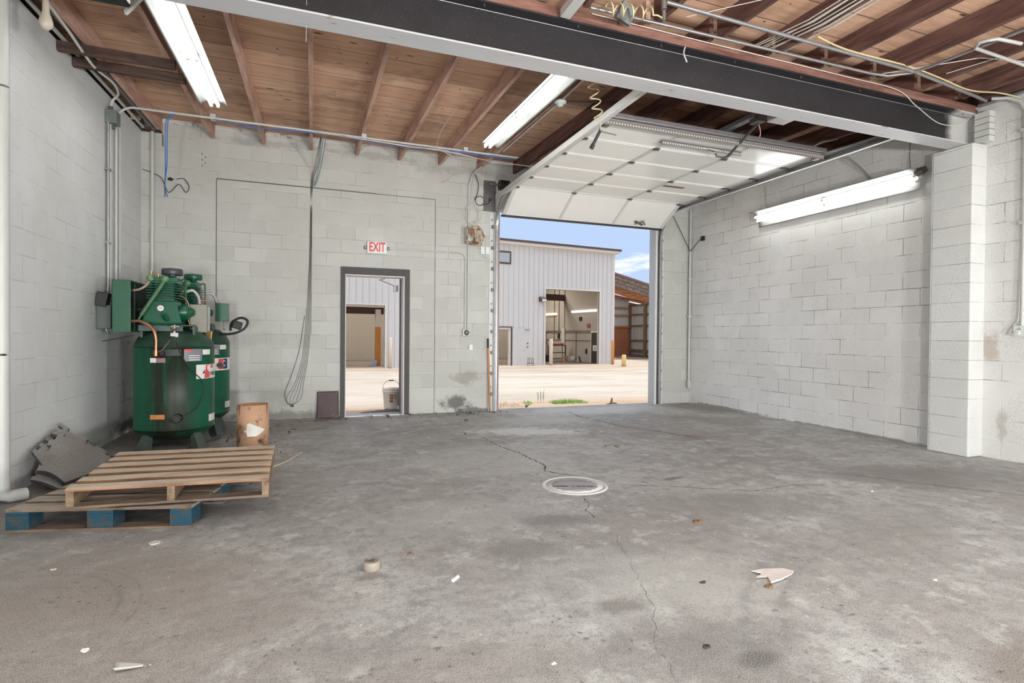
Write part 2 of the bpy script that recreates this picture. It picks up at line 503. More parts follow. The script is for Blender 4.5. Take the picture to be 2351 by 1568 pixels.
    pit2 = g.step(g.noise(g.map(co, loc=(4, 4, 0), sc=(1, 1.5, 1)), 75, 3, 0.7), 0.58, 0.66)
    dens = g.m('MULTIPLY_ADD', g.step(g.noise(co, 1.1, 4, 0.6), 0.35, 0.65), 0.6, 0.4)
    pit = g.m('MULTIPLY', g.m('MAXIMUM', pit, g.m('MULTIPLY', pit2, 0.75)), dens)
    c = g.mix(g.m('MULTIPLY', pit, 0.92), c, lin((62, 57, 54)))
    dco = g.n('ShaderNodeVectorMath', {0: co, 1: g.comb(g.m('MULTIPLY', g.noise(co, 22, 4), .05), g.m('MULTIPLY', g.noise(g.map(co, loc=(8, 0, 0)), 22, 4), .05), 0.0)}).outputs[0]
    vo = g.voro(dco, 24)
    sp = g.m('MULTIPLY', g.m('SUBTRACT', 1.0, g.step(vo.outputs['Distance'], 0.10, 0.26)), g.m('GREATER_THAN', g.sep(vo.outputs['Color'])[1], 0.66))
    vo3 = g.voro(g.map(co, loc=(7, 1, 0), rot=(0, 0, .4), sc=(1, 1.8, 1)), 8)
    sp3 = g.m('MULTIPLY', g.m('SUBTRACT', 1.0, g.step(g.m('ADD', vo3.outputs['Distance'], g.m('MULTIPLY', g.m('SUBTRACT', n3, 0.5), 0.3)), 0.08, 0.20)), g.m('GREATER_THAN', g.sep(vo3.outputs['Color'])[0], 0.62))
    sp = g.m('MAXIMUM', sp, sp3)
    sp = g.m('MULTIPLY', sp, g.step(g.noise(g.map(co, loc=(2, 2, 2)), 3.2, 4, .6), .42, .60))
    c = g.mix(g.m('MULTIPLY', sp, 0.70), c, lin((56, 52, 50)))
    c = g.mix(g.m('MULTIPLY', g.step(g.noise(g.map(co, loc=(4, 8, 0), rot=(0, 0, .4), sc=(1, 1.6, 1)), 48, 5, .8), .54, .60), .45), c, lin((92, 86, 82)))
    vo2 = g.voro(g.map(co, loc=(3, 1, 0)), 15)
    wsp = g.m('MULTIPLY', g.m('SUBTRACT', 1.0, g.step(vo2.outputs['Distance'], 0.05, 0.12)), g.m('GREATER_THAN', g.sep(vo2.outputs['Color'])[0], 0.88))
    c = g.mix(g.m('MULTIPLY', wsp, 0.8), c, lin((226, 224, 220)))
    fine = g.noise(co, 190, 3, 0.7)
    c = g.mix(g.m('MULTIPLY', g.step(fine, 0.40, 0.62), 0.20), g.mix(0.10, c, (0.0, 0.0, 0.0)), (1, 1, 1))
    g.put(b.inputs['Base Color'], c)
    g.put(b.inputs['Roughness'], g.m('MULTIPLY_ADD', n2, 0.35, 0.42))
    b.inputs['Specular IOR Level'].default_value = 0.4
    h = g.m('SUBTRACT', g.m('ADD', g.m('MULTIPLY', n3, 0.6), g.m('MULTIPLY', fine, 0.25)), g.m('MULTIPLY', g.m('MAXIMUM', pit, sp), 0.8))
    g.put(b.inputs['Normal'], g.bump(h, 0.35, 0.006))
    return m


m_floor = floor_mat()


def wood(name, light, dark, ax='x', board=0.0, knots=0.5, rough=0.75, gap=0.004, stain=0.0, var=0.25, nails=0.0):
    m, g, b = newmat(name)
    co = g.coord(); x_, y_, z_ = g.sep(co)
    u, v = (x_, y_) if ax == 'x' else (y_, x_)
    if board:
        idx = g.m('FLOOR', g.m('DIVIDE', v, board))
        rnd = g.n('ShaderNodeTexWhiteNoise', {'W': idx}, noise_dimensions='1D').outputs[0]
    else:
        idx = 0.0
        ob = g.n('ShaderNodeObjectInfo').outputs['Random']; rnd = ob
    vec = g.comb(g.m('ADD', g.m('MULTIPLY', u, 0.8), g.m('MULTIPLY', rnd, 37.0)), g.m('MULTIPLY', v, 7.0), g.m('MULTIPLY', z_, 7.0))
    gr = g.noise(vec, 2.2, 6, 0.65, 0.6)
    c = g.mix(g.step(gr, 0.30, 0.72), lin(light), lin(dark))
    c = g.mix(g.m('MULTIPLY', rnd, var), c, lin(dark))
    vk = g.voro(g.comb(g.m('ADD', g.m('MULTIPLY', u, 1.6), g.m('MULTIPLY', rnd, 9.0)), g.m('MULTIPLY', v, 5.0), g.m('MULTIPLY', z_, 5.0)), 1.5)
    kr = g.sep(vk.outputs['Color'])[0]
    kn = g.m('MULTIPLY', g.m('SUBTRACT', 1.0, g.step(vk.outputs['Distance'], 0.05, 0.16)), g.m('GREATER_THAN', kr, 0.55))
    c = g.mix(g.m('MULTIPLY', kn, knots), c, lin((58, 38, 30)))
    if nails:
        vn = g.voro(g.comb(g.m('MULTIPLY', u, 1.0), g.m('MULTIPLY', v, 1.0), 0.0), 8)
        nl = g.m('MULTIPLY', g.m('SUBTRACT', 1.0, g.step(vn.outputs['Distance'], 0.06, 0.11)), g.m('GREATER_THAN', g.sep(vn.outputs['Color'])[1], 0.66))
        c = g.mix(g.m('MULTIPLY', nl, nails), c, lin((44, 28, 24)))
    if stain:
        sn = g.step(g.noise(g.map(co, loc=(2, 8, 0)), 1.3, 5, 0.65), 0.48, 0.68)
        c = g.mix(g.m('MULTIPLY', sn, stain), c, lin((96, 66, 56)))
    h = g.m('MULTIPLY', gr, 0.4)
    if board:
        fr = g.m('FRACT', g.m('DIVIDE', v, board)); ed = g.m('MINIMUM', fr, g.m('SUBTRACT', 1.0, fr))
        gp = g.m('SUBTRACT', 1.0, g.step(ed, 0.0, gap / board))
        c = g.mix(g.m('MULTIPLY', gp, 0.85), c, lin((40, 24, 20)))
        h = g.m('SUBTRACT', h, gp)
    g.put(b.inputs['Base Color'], c); b.inputs['Roughness'].default_value = rough
    b.inputs['Specular IOR Level'].default_value = 0.25
    g.put(b.inputs['Normal'], g.bump(h, 0.3, 0.006))
    return m


m_deck = wood('roof_deck_boards', (232, 196, 168), (200, 156, 128), 'x', board=0.325, knots=0.9, stain=0.42, nails=0.95, gap=0.008, var=0.45)
m_joist = wood('joist_wood', (222, 186, 168), (178, 140, 124), 'y', knots=0.25, stain=0.3)
m_joist_dark = wood('joist_wood_dark', (132, 100, 92), (80, 56, 52), 'y', knots=0.25, stain=0.5)
m_nailer = wood('nailer_wood', (150, 112, 100), (98, 66, 58), 'x', knots=0.3, stain=0.5)
m_plank = wood('old_plank', (104, 84, 74), (54, 42, 38), 'x', knots=0.5, stain=0.5)
m_pallet = wood('pallet_wood', (222, 210, 192), (176, 158, 138), 'x', knots=0.35, stain=0.12, var=0.35)
m_pallet_y = wood('pallet_stringer', (164, 142, 116), (100, 80, 62), 'y', knots=0.35, stain=0.2)
m_pallet_old = wood('pallet_wood_grey', (186, 178, 166), (126, 114, 102), 'x', knots=0.45, stain=0.2)
m_blue = M('blue_paint_worn', (20, 66, 84), 0.6, var=0.4, scale=9, dirt=(70, 66, 60), dirt_t=(0.50, 0.60), dscale=14, bump=0.3)
def web_mat():
    m, g, b = newmat('beam_web_paint'); co = g.coord(); x_, y_, z_ = g.sep(co)
    c = g.mix(g.noise(g.map(co, sc=(1, 1, 2)), 2.2, 5, .6), lin((32, 30, 32)), lin((52, 50, 53)))
    c = g.mix(g.m('MULTIPLY', g.step(g.noise(co, 60, 4, .7), .60, .72), .5), c, lin((104, 98, 98)))
    k = g.step(g.m('ADD', x_, g.m('MULTIPLY', g.m('SUBTRACT', g.noise(co, 6, 5, .6), .5), .22)), 4.02, 4.17)
    c = g.mix(g.m('MULTIPLY', k, .85), c, lin((206, 206, 202)))
    g.put(b.inputs['Base Color'], c); b.inputs['Roughness'].default_value = .55; b.inputs['Specular IOR Level'].default_value = .35
    return m


m_web = web_mat()
m_flange = M('worn_grey_flange', (196, 196, 198), 0.5, 0.15, var=0.12, scale=2, dirt=(96, 78, 70), dirt_t=(0.62, 0.70), dscale=11, bump=0.25, stretch=(0.5, 3, 1))
m_white = M('white_enamel', (226, 226, 222), 0.35, var=0.04, scale=4)
m_refl = M('aged_reflector_enamel', (150, 152, 148), .4, var=.08)
m_whited = M('dusty_white_metal', (206, 206, 202), 0.45, 0.1, var=0.1, scale=5, dirt=(120, 112, 104), dirt_t=(0.66, 0.8), dscale=9)
m_cond = M('painted_conduit', (196, 197, 193), 0.45, 0.1, var=0.08, scale=9, dirt=(120, 118, 112), dirt_t=(0.66, 0.78), dscale=14)
m_galv = M('galvanised', (168, 168, 170), 0.38, 0.75, var=0.2, scale=12)
m_galvd = M('galvanised_dark', (112, 110, 110), 0.45, 0.7, var=0.3, scale=12)
m_rustg = M('rusty_steel', (118, 96, 86), 0.6, 0.4, var=0.3, scale=14, bump=0.2)
m_blk = M('black_plastic', (30, 30, 32), 0.45, var=0.2)
m_blkr = M('black_rubber_cable', (44, 42, 42), 0.6, var=0.2)
m_bluew = M('blue_cable', (52, 112, 190), 0.45, var=0.1)
m_whitew = M('white_cable', (214, 212, 206), 0.5, var=0.06)
m_copper = M('copper_pipe', (186, 128, 100), 0.32, 0.85, var=0.25, scale=14)
m_brass = M('brass_fitting', (186, 150, 90), 0.35, 0.85, var=0.2, scale=20)
m_green = M('compressor_green', (16, 84, 60), 0.28, 0.0, var=0.18, scale=5, dirt=(52, 74, 50), dirt_t=(0.60, 0.74), dscale=6, spec=0.6)
m_tan = M('tan_hose', (206, 190, 150), 0.4, var=0.08)
m_grey = M('grey_box', (110, 116, 112), 0.5, var=0.1)
m_door_grey = M('speckled_grey_frame', (70, 69, 68), 0.6, var=0.5, scale=160, bump=0.2)
m_door_leaf = M('grey_door_edge', (84, 78, 80), 0.5, var=0.15, scale=6)
m_sign = M('sign_white', (220, 224, 220), 0.4, var=0.03)
m_red = M('exit_red', (214, 52, 60), 0.4, var=0.05)
m_tube = emit('fluorescent_tube', (0.985, 1.0, 0.975), TUBE_POWER)
m_tube_dim = emit('fluorescent_far', (1.0, 0.86, 0.62), 1.6)

# ------------------------------------------------------------------ room shell
fl = MB(); fl.add([(XL - 0.2, YB, 0), (XR + 0.2, YB, 0), (XR + 0.2, D + 0.2, 0), (XL - 0.2, D + 0.2, 0), (XL - 0.2, YB, -0.12), (XR + 0.2, YB, -0.12), (XR + 0.2, D + 0.2, -0.12), (XL - 0.2, D + 0.2, -0.12)],
                  [(0, 1, 2, 3), (4, 7, 6, 5), (0, 4, 5, 1), (2, 6, 7, 3), (1, 5, 6, 2), (3, 7, 4, 0)])
floor = st(fl.build('floor', m_floor, keep=True))
m_crack = M('crack_dark', (46, 42, 40), 0.9, var=0.2)


def crack(pts, w_=0.006, seed=1):
    rr = random.Random(seed); q = spline([(p[0], p[1], 0) for p in pts], 1)
    out = []
    for a, b in zip(q, q[1:]):
        k = max(2, int((b - a).length / 0.035))
        for i in range(k):
            t = i / k; out.append(a.lerp(b, t) + Vector((rr.uniform(-.012, .012), rr.uniform(-.012, .012), 0)))
    out.append(q[-1]); mb = MB(); L = []; Rr = []
    for i, p in enumerate(out):
        t = (out[min(i + 1, len(out) - 1)] - out[max(0, i - 1)]); t.normalize(); nn = Vector((-t.y, t.x, 0))
        ww = w_ * rr.uniform(0.3, 1.2) * (0.3 if i in (0, len(out) - 1) else 1) / 2
        L.append(p + nn * ww + Vector((0, 0, 0.0012))); Rr.append(p - nn * ww + Vector((0, 0, 0.0012)))
    mb.add(L + Rr, [(i, i + 1, len(out) + i + 1, len(out) + i) for i in range(len(out) - 1)])
    return mb.build('crack', m_crack, floor, fix=False)


crack([(3.93, 7.98), (3.86, 7.45), (3.95, 6.95), (4.0, 6.45), (4.16, 6.15), (4.30, 5.85), (4.38, 5.62), (4.55, 5.55)], 0.018, 1)
crack([(4.38, 5.62), (4.8, 5.40), (5.3, 5.42), (5.9, 5.32)], 0.009, 2)
crack([(4.38, 5.62), (4.4, 5.3), (4.25, 5.0), (4.15, 4.6), (4.10, 4.3), (4.22, 3.9), (4.55, 3.6), (5.0, 3.0), (5.5, 2.4)], 0.006, 3)
crack([(1.95, 6.3), (1.96, 5.7), (2.05, 5.35), (2.07, 5.0), (2.09, 4.72), (2.0, 4.55), (2.12, 4.38), (2.20, 4.29)], 0.012, 4)
crack([(2.33, 3.95), (2.6, 3.84), (3.0, 3.62), (3.35, 3.42), (3.9, 3.45), (4.1, 3.35)], 0.006, 5)
crack([(1.95, 3.70), (1.93, 3.55), (1.83, 3.42), (1.80, 3.25)], 0.006, 6)
crack([(1.78, 2.95), (1.62, 2.5), (1.45, 2.05), (1.30, 1.85), (1.24, 1.6), (1.30, 1.4)], 0.0018, 7)
crack([(2.2, 5.6), (2.4, 5.1), (2.55, 4.8)], 0.004, 8)
crack([(4.5, 7.2), (4.9, 7.0), (5.2, 7.25)], 0.004, 9)

GX0, GX1, GZ = 2.86, 5.908, 3.30       # garage opening
DX0, DX1, DZ = 0.44, 1.385, 2.19       # personnel door rough opening
bw = MB()
for a in [(XL - 0.2, DX0, 0, 3.9), (DX0, DX1, DZ, 3.9), (DX1, GX0, 0, 3.9), (GX0, GX1, GZ, 3.9), (GX1, XR + 0.2, 0, 3.9)]:
    bw.box(a[0], a[1], D, D + TW, a[2], a[3])
bw.box(XL - 0.2, XR + 0.2, D, D + TW, 3.9, 4.03)
wall_back = st(bw.build('wall_back', m_back, keep=True))
MB().box(XL, XR, D - 0.012, D + TW, 4.03, 4.12).build('plate_strip', M('white_strip', (206, 205, 202), 0.6, var=0.1, dirt=(120, 116, 110)), wall_back)
m_seam = M('dark_seam', (96, 94, 90), 0.9, var=0.3)
sm = MB()
sm.box(-1.24, 0.9, D - 0.004, D, 3.352, 3.366).box(0.9, 1.815, D - 0.003, D, 3.353, 3.361)
sm.box(-1.246, -1.236, D - 0.003, D, 0.0, 3.36)
sm.build('seam', m_seam, wall_back)
MB().box(1.808, 1.815, D - 0.003, D, 0.0, 3.36).build('seam', m_seam, wall_back)
sm = MB(); rr = random.Random(3)
for k in range(5):
    sm.box(-1.42 + (0.04 if k % 2 else 0), -1.412 + (0.04 if k % 2 else 0), D - 0.003, D, 3.50 + k * 0.04, 3.53 + k * 0.04)
sm.box(-1.885, -1.87, D - 0.003, D, 3.72, 3.88)
sm.box(2.64, 2.65, D - 0.003, D, 3.30, 3.58)
sm.build('seam', m_seam, wall_back)


def side_wall(name, x0, x1, mat):
    mb = MB()
    ys = [YB, 3.83, D]
    for a, b in zip(ys, ys[1:]):
        mb.hexa([(x0, a, 0), (x1, a, 0), (x1, b, 0), (x0, b, 0), (x0, a, zb(a) + 0.012), (x1, a, zb(a) + 0.012), (x1, b, zb(b + 1e-6)), (x0, b, zb(b + 1e-6))])
    return st(mb.build(name, mat, keep=True))


wall_left = side_wall('wall_left', XL - 0.2, XL, m_left)
wall_right = side_wall('wall_right', XR, XR + 0.2, m_right)
# pilaster carrying the steel beam
PX = 6.43
m_pil = cmu('painted_block_pilaster', 'y', 3.65, (220, 221, 218), pits=0.7, light_joint=0.2, jdark=0.6, bmp=0.5, off=0.0, var=0.03)
pil = MB(); pil.box(PX, XR + 0.02, 3.67, 4.075, 0, 3.283)
st(pil.build('trim_1', m_pil, keep=True, bevel=0.012))
# brick infill beside the beam end
bi = MB()
for k in range(5):
    bi.box(6.56, XR + 0.01, 3.60, 3.735, 3.295 + k * 0.064, 3.295 + k * 0.064 + 0.056)
o = st(bi.build('trim_2', M('painted_brick', (208, 209, 205), 0.6, var=0.08, bump=0.5), keep=True))
# rim boards above the side walls
for nm, x0, x1 in (('trim_3', XL - 0.2, XL - 0.12), ('trim_4', XR + 0.12, XR + 0.2)):
    mb = MB()
    for a, b in ((YB, 3.83), (3.83, D)):
        mb.hexa([(x0, a, zb(a)), (x1, a, zb(a)), (x1, b, zb(b + 1e-6)), (x0, b, zb(b + 1e-6)), (x0, a, zb(a) + 0.2), (x1, a, zb(a) + 0.2), (x1, b, zb(b + 1e-6) + 0.2), (x0, b, zb(b + 1e-6) + 0.2)])
    st(mb.build(nm, m_joist_dark, keep=True))
# roof deck
ce = MB()
for a, b in ((YB, 3.83), (3.83, D + 0.25)):
    za, z_b = zb(a) + 0.186, zb(b + 1e-6) + 0.186
    ce.hexa([(XL - 0.3, a, za), (XR + 0.3, a, za), (XR + 0.3, b, z_b), (XL - 0.3, b, z_b), (XL - 0.3, a, za + 0.12), (XR + 0.3, a, za + 0.12), (XR + 0.3, b, z_b + 0.12), (XL - 0.3, b, z_b + 0.12)])
st(ce.build('ceiling', m_deck, keep=True))
# front wall behind the camera: two wide open door bays, piers between
fwm = MB()
for a in [(XL - 0.2, -1.6, 0, 3.75), (1.9, 2.7, 0, 3.75), (6.1, XR + 0.2, 0, 3.75), (-1.6, 1.9, 3.2, 3.75), (2.7, 6.1, 3.2, 3.75)]:
    fwm.box(a[0], a[1], YB - 0.2, YB, a[2], a[3])
st(fwm.build('wall_front', m_pil, keep=True))

# ------------------------------------------------------------------ joists
ORD = ['first', 'second', 'third', 'fourth', 'fifth', 'sixth', 'seventh', 'eighth', 'ninth', 'tenth', 'eleventh', 'twelfth', 'thirteenth', 'fourteenth']
JX = [-1.90, -1.28, -0.65, -0.02, 0.62, 1.245, 1.87, 2.50, 3.12, 3.75, 4.37, 5.0, 5.62, 6.24]


def joist(y0, y1):
    mb = MB(); hw = 0.021
    mb.hexa([(-hw, y0, zb(y0 + 1e-6)), (hw, y0, zb(y0 + 1e-6)), (hw, y1, zb(y1)), (-hw, y1, zb(y1)), (-hw, y0, zb(y0 + 1e-6) + .19), (hw, y0, zb(y0 + 1e-6) + .19), (hw, y1, zb(y1) + .19), (-hw, y1, zb(y1) + .19)])
    return mb


j0 = joist(3.72, D + 0.05); jf = j0.build('ceiling_joist', m_joist, keep=True)
for i, x_ in enumerate(JX):
    j = jf if i == 0 else jf.copy()
    if i:
        COL.objects.link(j)
    j.location.x = x_
    if i > 7:
        j.data = jd if i > 8 else j.data.copy(); j.data.materials[0] = m_joist_dark; jd = j.data
    tag(j, 'joist between back wall and beam, %s counting from the compressor wall' % ORD[i], 'joist', 'ceiling joists between back wall and beam')
jn = joist(YB, 3.70); jn.build
jf2 = None
for i, x_ in enumerate(JX + [6.58]):
    if jf2 is None:
        jf2 = jn.build('ceiling_joist', m_joist_dark, keep=True); j = jf2
    else:
        j = jf2.copy(); COL.objects.link(j)
    j.location.x = x_ + 0.06 if i < 14 else 6.56
    tag(j, 'dark joist on the camera side of the beam, %s from the downpipe wall' % (ORD[i] if i < 14 else 'last'), 'joist', 'ceiling joists on the camera side of the beam')

# ------------------------------------------------------------------ steel beam
BY0, BY1, BZ0, BZ1 = 3.735, 3.925, 3.285, 3.622
bm_ = E('steel_beam', (2.2, 3.83, BZ0), 'long black steel I-beam with pale worn underside crossing the ceiling onto the pilaster', 'beam')
q = MB(); q.box(XL - 0.1, XR - 0.02, 3.824, 3.836, BZ0 + .01, BZ1 - .01); q.box(XL - .1, XR - .02, BY0, BY1, BZ1 - 0.014, BZ1)
q.build('web', m_web, bm_)
MB().box(XL - 0.1, XR - 0.02, BY0, BY1, BZ0, BZ0 + 0.013).build('lower_flange', m_flange, bm_, bevel=0.003)
MB().cyl((XL, 3.817, BZ1 - 0.02), (XR - 0.1, 3.817, BZ1 - 0.02), 0.004, n=6).build('weld_line', m_galv, bm_)
q = MB(); q.box(XL - .1, XR - .04, BY0 + .005, BY1 - .01, BZ1, BZ1 + 0.045); q.build('nailer_board', m_nailer, bm_, bevel=0.003)
q = MB(); q.box(XL - .1, XR - .06, BY0 + .012, BY1 - .02, BZ1 + 0.046, BZ1 + 0.09); q.build('nailer_board', m_nailer, bm_, bevel=0.003)
q = MB()
for k in range(9):
    x_ = 0.4 + k * 0.75
    q.cyl((x_, BY0 + 0.02, BZ1 - 0.035), (x_, BY0 + 0.02, BZ1), 0.004, n=6)
q.build('bolt', m_rustg, bm_)
# bracket under the beam: two small angle irons
q = MB(); q.bar((1.895, 3.99, 3.76), (2.02, 4.02, 3.43), 0.03, 0.006, (0, 1, 0)); q.bar((2.08, 4.0, 3.62), (2.03, 4.02, 3.43), 0.03, 0.012, (0, 1, 0))
tag(q.build('angle_bracket', m_galvd), 'small V-shaped steel bracket hanging behind the beam near the ceiling light', 'bracket')


# ------------------------------------------------------------------ fluorescent fixtures
def fixture(name, label, xf, loc, lit=True, ends=True, group=None):
    """local frame: long axis y (-1.22..1.22), opening towards -z, reflector wings along x"""
    t = E(name, loc, label, 'light fixture', group)
    L = 1.22
    q = MB(xf); q.box(-0.045, 0.045, -L, L, 0.01, 0.075); q.build('housing', m_white, t, bevel=0.004)
    for sgn in (-1, 1):
        q = MB(xf); prof = [(0.045, 0.03), (0.075, 0.026), (0.105, 0.012), (0.128, -0.012), (0.14, -0.035)]
        grid = [[(sgn * a, yy, b) for yy in (-L, -L / 2, 0, L / 2, L)] for a, b in prof]
        q.sheet(grid, 0.004, True); q.build('reflector', m_refl, t)
    for sgn in (-1, 1):
        for y0, y1 in ((-L + 0.03, -0.02), (0.02, L - 0.03)):
            q = MB(xf); q.cyl((sgn * 0.034, y0, -0.012), (sgn * 0.034, y1, -0.012), 0.0175, n=12)
            q.build('tube', m_tube if lit else m_white, t)
    for yy in (-L + 0.012, 0.0, L - 0.012):
        for sgn in (-1, 1):
            q = MB(xf); q.box(sgn * 0.034 - 0.014, sgn * 0.034 + 0.014, yy - 0.014, yy + 0.014, -0.034, 0.02); q.build('socket', m_whited, t)
    return t


def xf_at(c, tilt=0.0, sx=1.0):
    c = Vector(c); cs, sn = math.cos(tilt), math.sin(tilt)

    def f(p):
        return c + Vector((p[0] * cs + p[2] * sn, p[1], -p[0] * sn + p[2] * cs))
    return f


def slope_xf(c):
    c = Vector(c)

    def f(p):
        return c + Vector((p[0], p[1], p[2] + p[1] * 0.0389))
    return f


fixture('ceiling_light', 'lit twin-tube fluorescent ceiling light above the green compressors', slope_xf((-1.02, 5.62, 3.722)), (-1.02, 5.62, 3.75))
fixture('ceiling_light', 'lit twin-tube fluorescent ceiling light beside the raised overhead door', slope_xf((2.19, 5.76, 3.722)), (2.19, 5.76, 3.75))
wl = fixture('wall_light', 'lit twin-tube fluorescent light mounted along the white block wall near the pilaster', xf_at((XR - 0.10, 5.52, 3.10), math.radians(52)), (XR - 0.1, 5.52, 3.1))
q = MB(); q.obox((XR - 0.10, 4.27, 3.16), (0.06, 0.09, 0.10), (0, 0.9, 0)); q.build('junction_box', m_galvd, wl, bevel=0.004)
q = MB(); q.tube([(XR - 0.10, 4.38, 3.17), (XR - 0.06, 4.42, 3.35), (XR - 0.03, 4.44, 3.55)], 0.004, 6); q.build('chain', m_galvd, wl)
q = MB(); q.tube([(XR - 0.02, 6.6, 3.20), (XR - 0.02, 6.62, 3.6)], 0.006, 6); q.build('rod', m_cond, wl)
for nm, x_, y_ in (('over the floor behind the photographer by the tall pipe', -0.8, 0.2), ('over the middle of the near bay', 2.2, 0.2), ('over the near bay beside the wall with the outlet', 5.2, 0.2),
                   ('far behind by the tall pipe wall', -0.8, -2.8), ('far behind over the middle of the near bay', 2.2, -2.8), ('far behind over the near bay by the outlet wall', 5.2, -2.8)):  # unseen fill lamps added to brighten the near bay
    z_ = zb(y_) - 0.05; t = E('added_panel_light', (x_, y_, z_), 'added square ceiling fill panel ' + nm, 'light fixture', 'added fill panels of the near bay')
    MB().box(x_ - .62, x_ + .62, y_ - .62, y_ + .62, z_ - .03, z_ + .05).build('housing', m_white, t, bevel=.005)
    la = bpy.data.lights.new('fill_panel_lamp', 'AREA'); la.shape = 'SQUARE'; la.size = 1.15; la.energy = FILL_PANEL_WATTS; la.color = (.985, 1.0, .985)
    lo = bpy.data.objects.new('fill_panel_lamp', la); COL.objects.link(lo); lo.parent = t; lo.location = (0, 0, -.036)
for i, (x_, nm) in enumerate(((-1.0, 'by the downpipe wall'), (2.3, 'against the middle pier'), (5.4, 'by the outlet wall'))):  # added floodlights, out of view, that fill the room from behind
    t = E('added_flood_light', (x_, -3.9, 0), 'added tripod fill floodlight standing at the front of the bay ' + nm, 'fill light', 'added tripod fill lights of the near bay')
    MB().box(x_ - .42, x_ + .42, -4.02, -3.92, .32, .88).build('lamp_head', m_blk, t, bevel=.01)
    MB().cyl((x_, -3.97, .12), (x_, -3.97, .33), .02).build('pole', m_galvd, t)
    for k in range(3):
        a = k * 2 * PI / 3; MB().cyl((x_, -3.97, .28), (x_ + .35 * math.cos(a), -3.97 + .35 * math.sin(a), .01), .014).build('leg', m_galvd, t)
    la = bpy.data.lights.new('fill_flood', 'AREA'); la.shape = 'RECTANGLE'; la.size = .8; la.size_y = .5; la.energy = FILL_FLOOD_WATTS; la.color = (.985, 1.0, .99); la.spread = math.radians(110)
    lo = bpy.data.objects.new('fill_flood', la); COL.objects.link(lo); lo.parent = t; lo.location = (0, -3.905 + 3.9, .60)
    lo.rotation_euler = Vector(((x_ - 2.3) * .14, -1, -.24)).to_track_quat('Z', 'Y').to_euler()
# blank white channel ending at the beam, dark hood top corner, bulb
q = MB(); q.box(1.72, 1.80, 1.6, 3.70, 3.60, 3.66)
tag(q.build('cable_channel', m_whited, bevel=0.003), 'scuffed white metal channel ending just before the steel beam', 'channel')
hd = E('unit_heater_rail', (-1.4, 4.5, 3.5), 'black metal hood edge with white bracket above the wall pipe, cut by the frame', 'hood')
MB().box(-1.62, -1.2, 4.2, 4.52, 3.50, 3.62).build('body', m_blk, hd, bevel=0.004)
q = MB(); q.bar((-1.24, 4.56, 3.48), (-1.08, 4.40, 3.56), 0.02, 0.03); q.build('bracket', m_whited, hd)
bl = E('bare_bulb', (-1.80, 4.82, 3.36), 'dusty bare bulb in a lampholder hanging by the wall top', 'bulb')
q = MB(); q.lathe([(0.0, 3.385), (0.02, 3.39), (0.036, 3.41), (0.042, 3.44), (0.034, 3.475), (0.022, 3.51), (0.02, 3.60)], (-1.79, 4.82, 0), 20)
q.build('globe', M('dusty_bulb', (196, 184, 168), 0.35, var=0.2, scale=14), bl)
MB().cyl((-1.79, 4.82, 3.60), (-1.79, 4.82, 3.73), 0.024).build('lampholder', m_blk, bl)

# ------------------------------------------------------------------ planks across the joists by the left wall
for i, (y_, z_, x1, mt, nm) in enumerate([(5.95, 3.762, -1.22, m_plank, 'upper grey-brown'), (6.28, 3.775, -1.20, m_plank, 'lower blackened')]):
    q = MB(); q.obox(((XL + x1) / 2, y_, z_), (x1 - XL, 0.05, 0.085), (0, 0, 0.03))
    tag(q.build('cross_plank', mt, bevel=0.003), '%s plank spanning from the block wall under the first two joists' % nm, 'plank', 'short planks under the joists')
q = MB(); q.obox((-2.0, D - 0.06, 3.905), (0.24, 0.12, 0.03), (0, 0, 0)); tag(q.build('corner_block', m_plank), 'small wooden block where the two walls meet under the roof', 'block')
# long pipes along the wall top
for i, (dx, dz, r_, lab) in enumerate([(0.05, 0.03, 0.018, 'white pipe laid along the wall top above the compressors'), (0.17, 0.02, 0.022, 'grey steel pipe running along the first joist')]):
    q = MB(); q.tube([(XL + dx, 3.0, zb(3.0) + dz - 0.02), (XL + dx, D - 0.1, zb(D) + dz - 0.02)], r_, 10)
    tag(q.build('overhead_pipe', m_cond if i == 0 else m_galvd), lab, 'pipe')
q = MB(); q.tube([(XR - 0.06, 2.5, zb(2.5) - 0.02), (XR - 0.06, 3.72, zb(3.7) - 0.02)], 0.02, 10); q2 = MB(); q2.tube([(XR - 0.05, 3.95, zb(4.0) - 0.02), (XR - 0.05, D - 0.05, zb(D) - 0.03)], 0.024, 10)
tag(q2.build('overhead_pipe', m_cond), 'white pipe along the top of the wall with the long light', 'pipe')
tag(q.build('overhead_pipe', m_galv), 'short grey pipe at the wall top on the camera side of the beam', 'pipe')

# ------------------------------------------------------------------ overhead door (door_2)
d2 = E('door_2', (4.36, 6.3, 3.5), 'raised white sectional overhead door lying under the joists on its tracks', 'overhead door'); d2['kind'] = 'structure'


def steel_door_mat():
    m, g, b = newmat('door_steel_white')
    co = g.coord(); c = lin((236, 235, 231))
    n = g.noise(co, 2.0, 5, 0.6)
    col = g.mix(n, tuple(k * .94 for k in c), c)
    sp = g.step(g.noise(g.map(co, loc=(1, 2, 3)), 16, 6, 0.8), 0.70, 0.74)
    col = g.mix(g.m('MULTIPLY', sp, 0.6), col, lin((110, 100, 92)))
    g.put(b.inputs['Base Color'], col); b.inputs['Roughness'].default_value = 0.22
    b.inputs['Specular IOR Level'].default_value = 0.6
    g.put(b.inputs['Normal'], g.bump(g.noise(g.map(co, loc=(7, 7, 7)), 1.6, 3, 0.5), 0.25, 0.02))
    return m


m_dsteel = steel_door_mat()
DZp = 3.50; SEC = [5.02, 5.565, 6.11, 6.655, 7.20, 7.745]; PXS = [GX0, GX0 + 1.015, GX0 + 2.03, GX1]


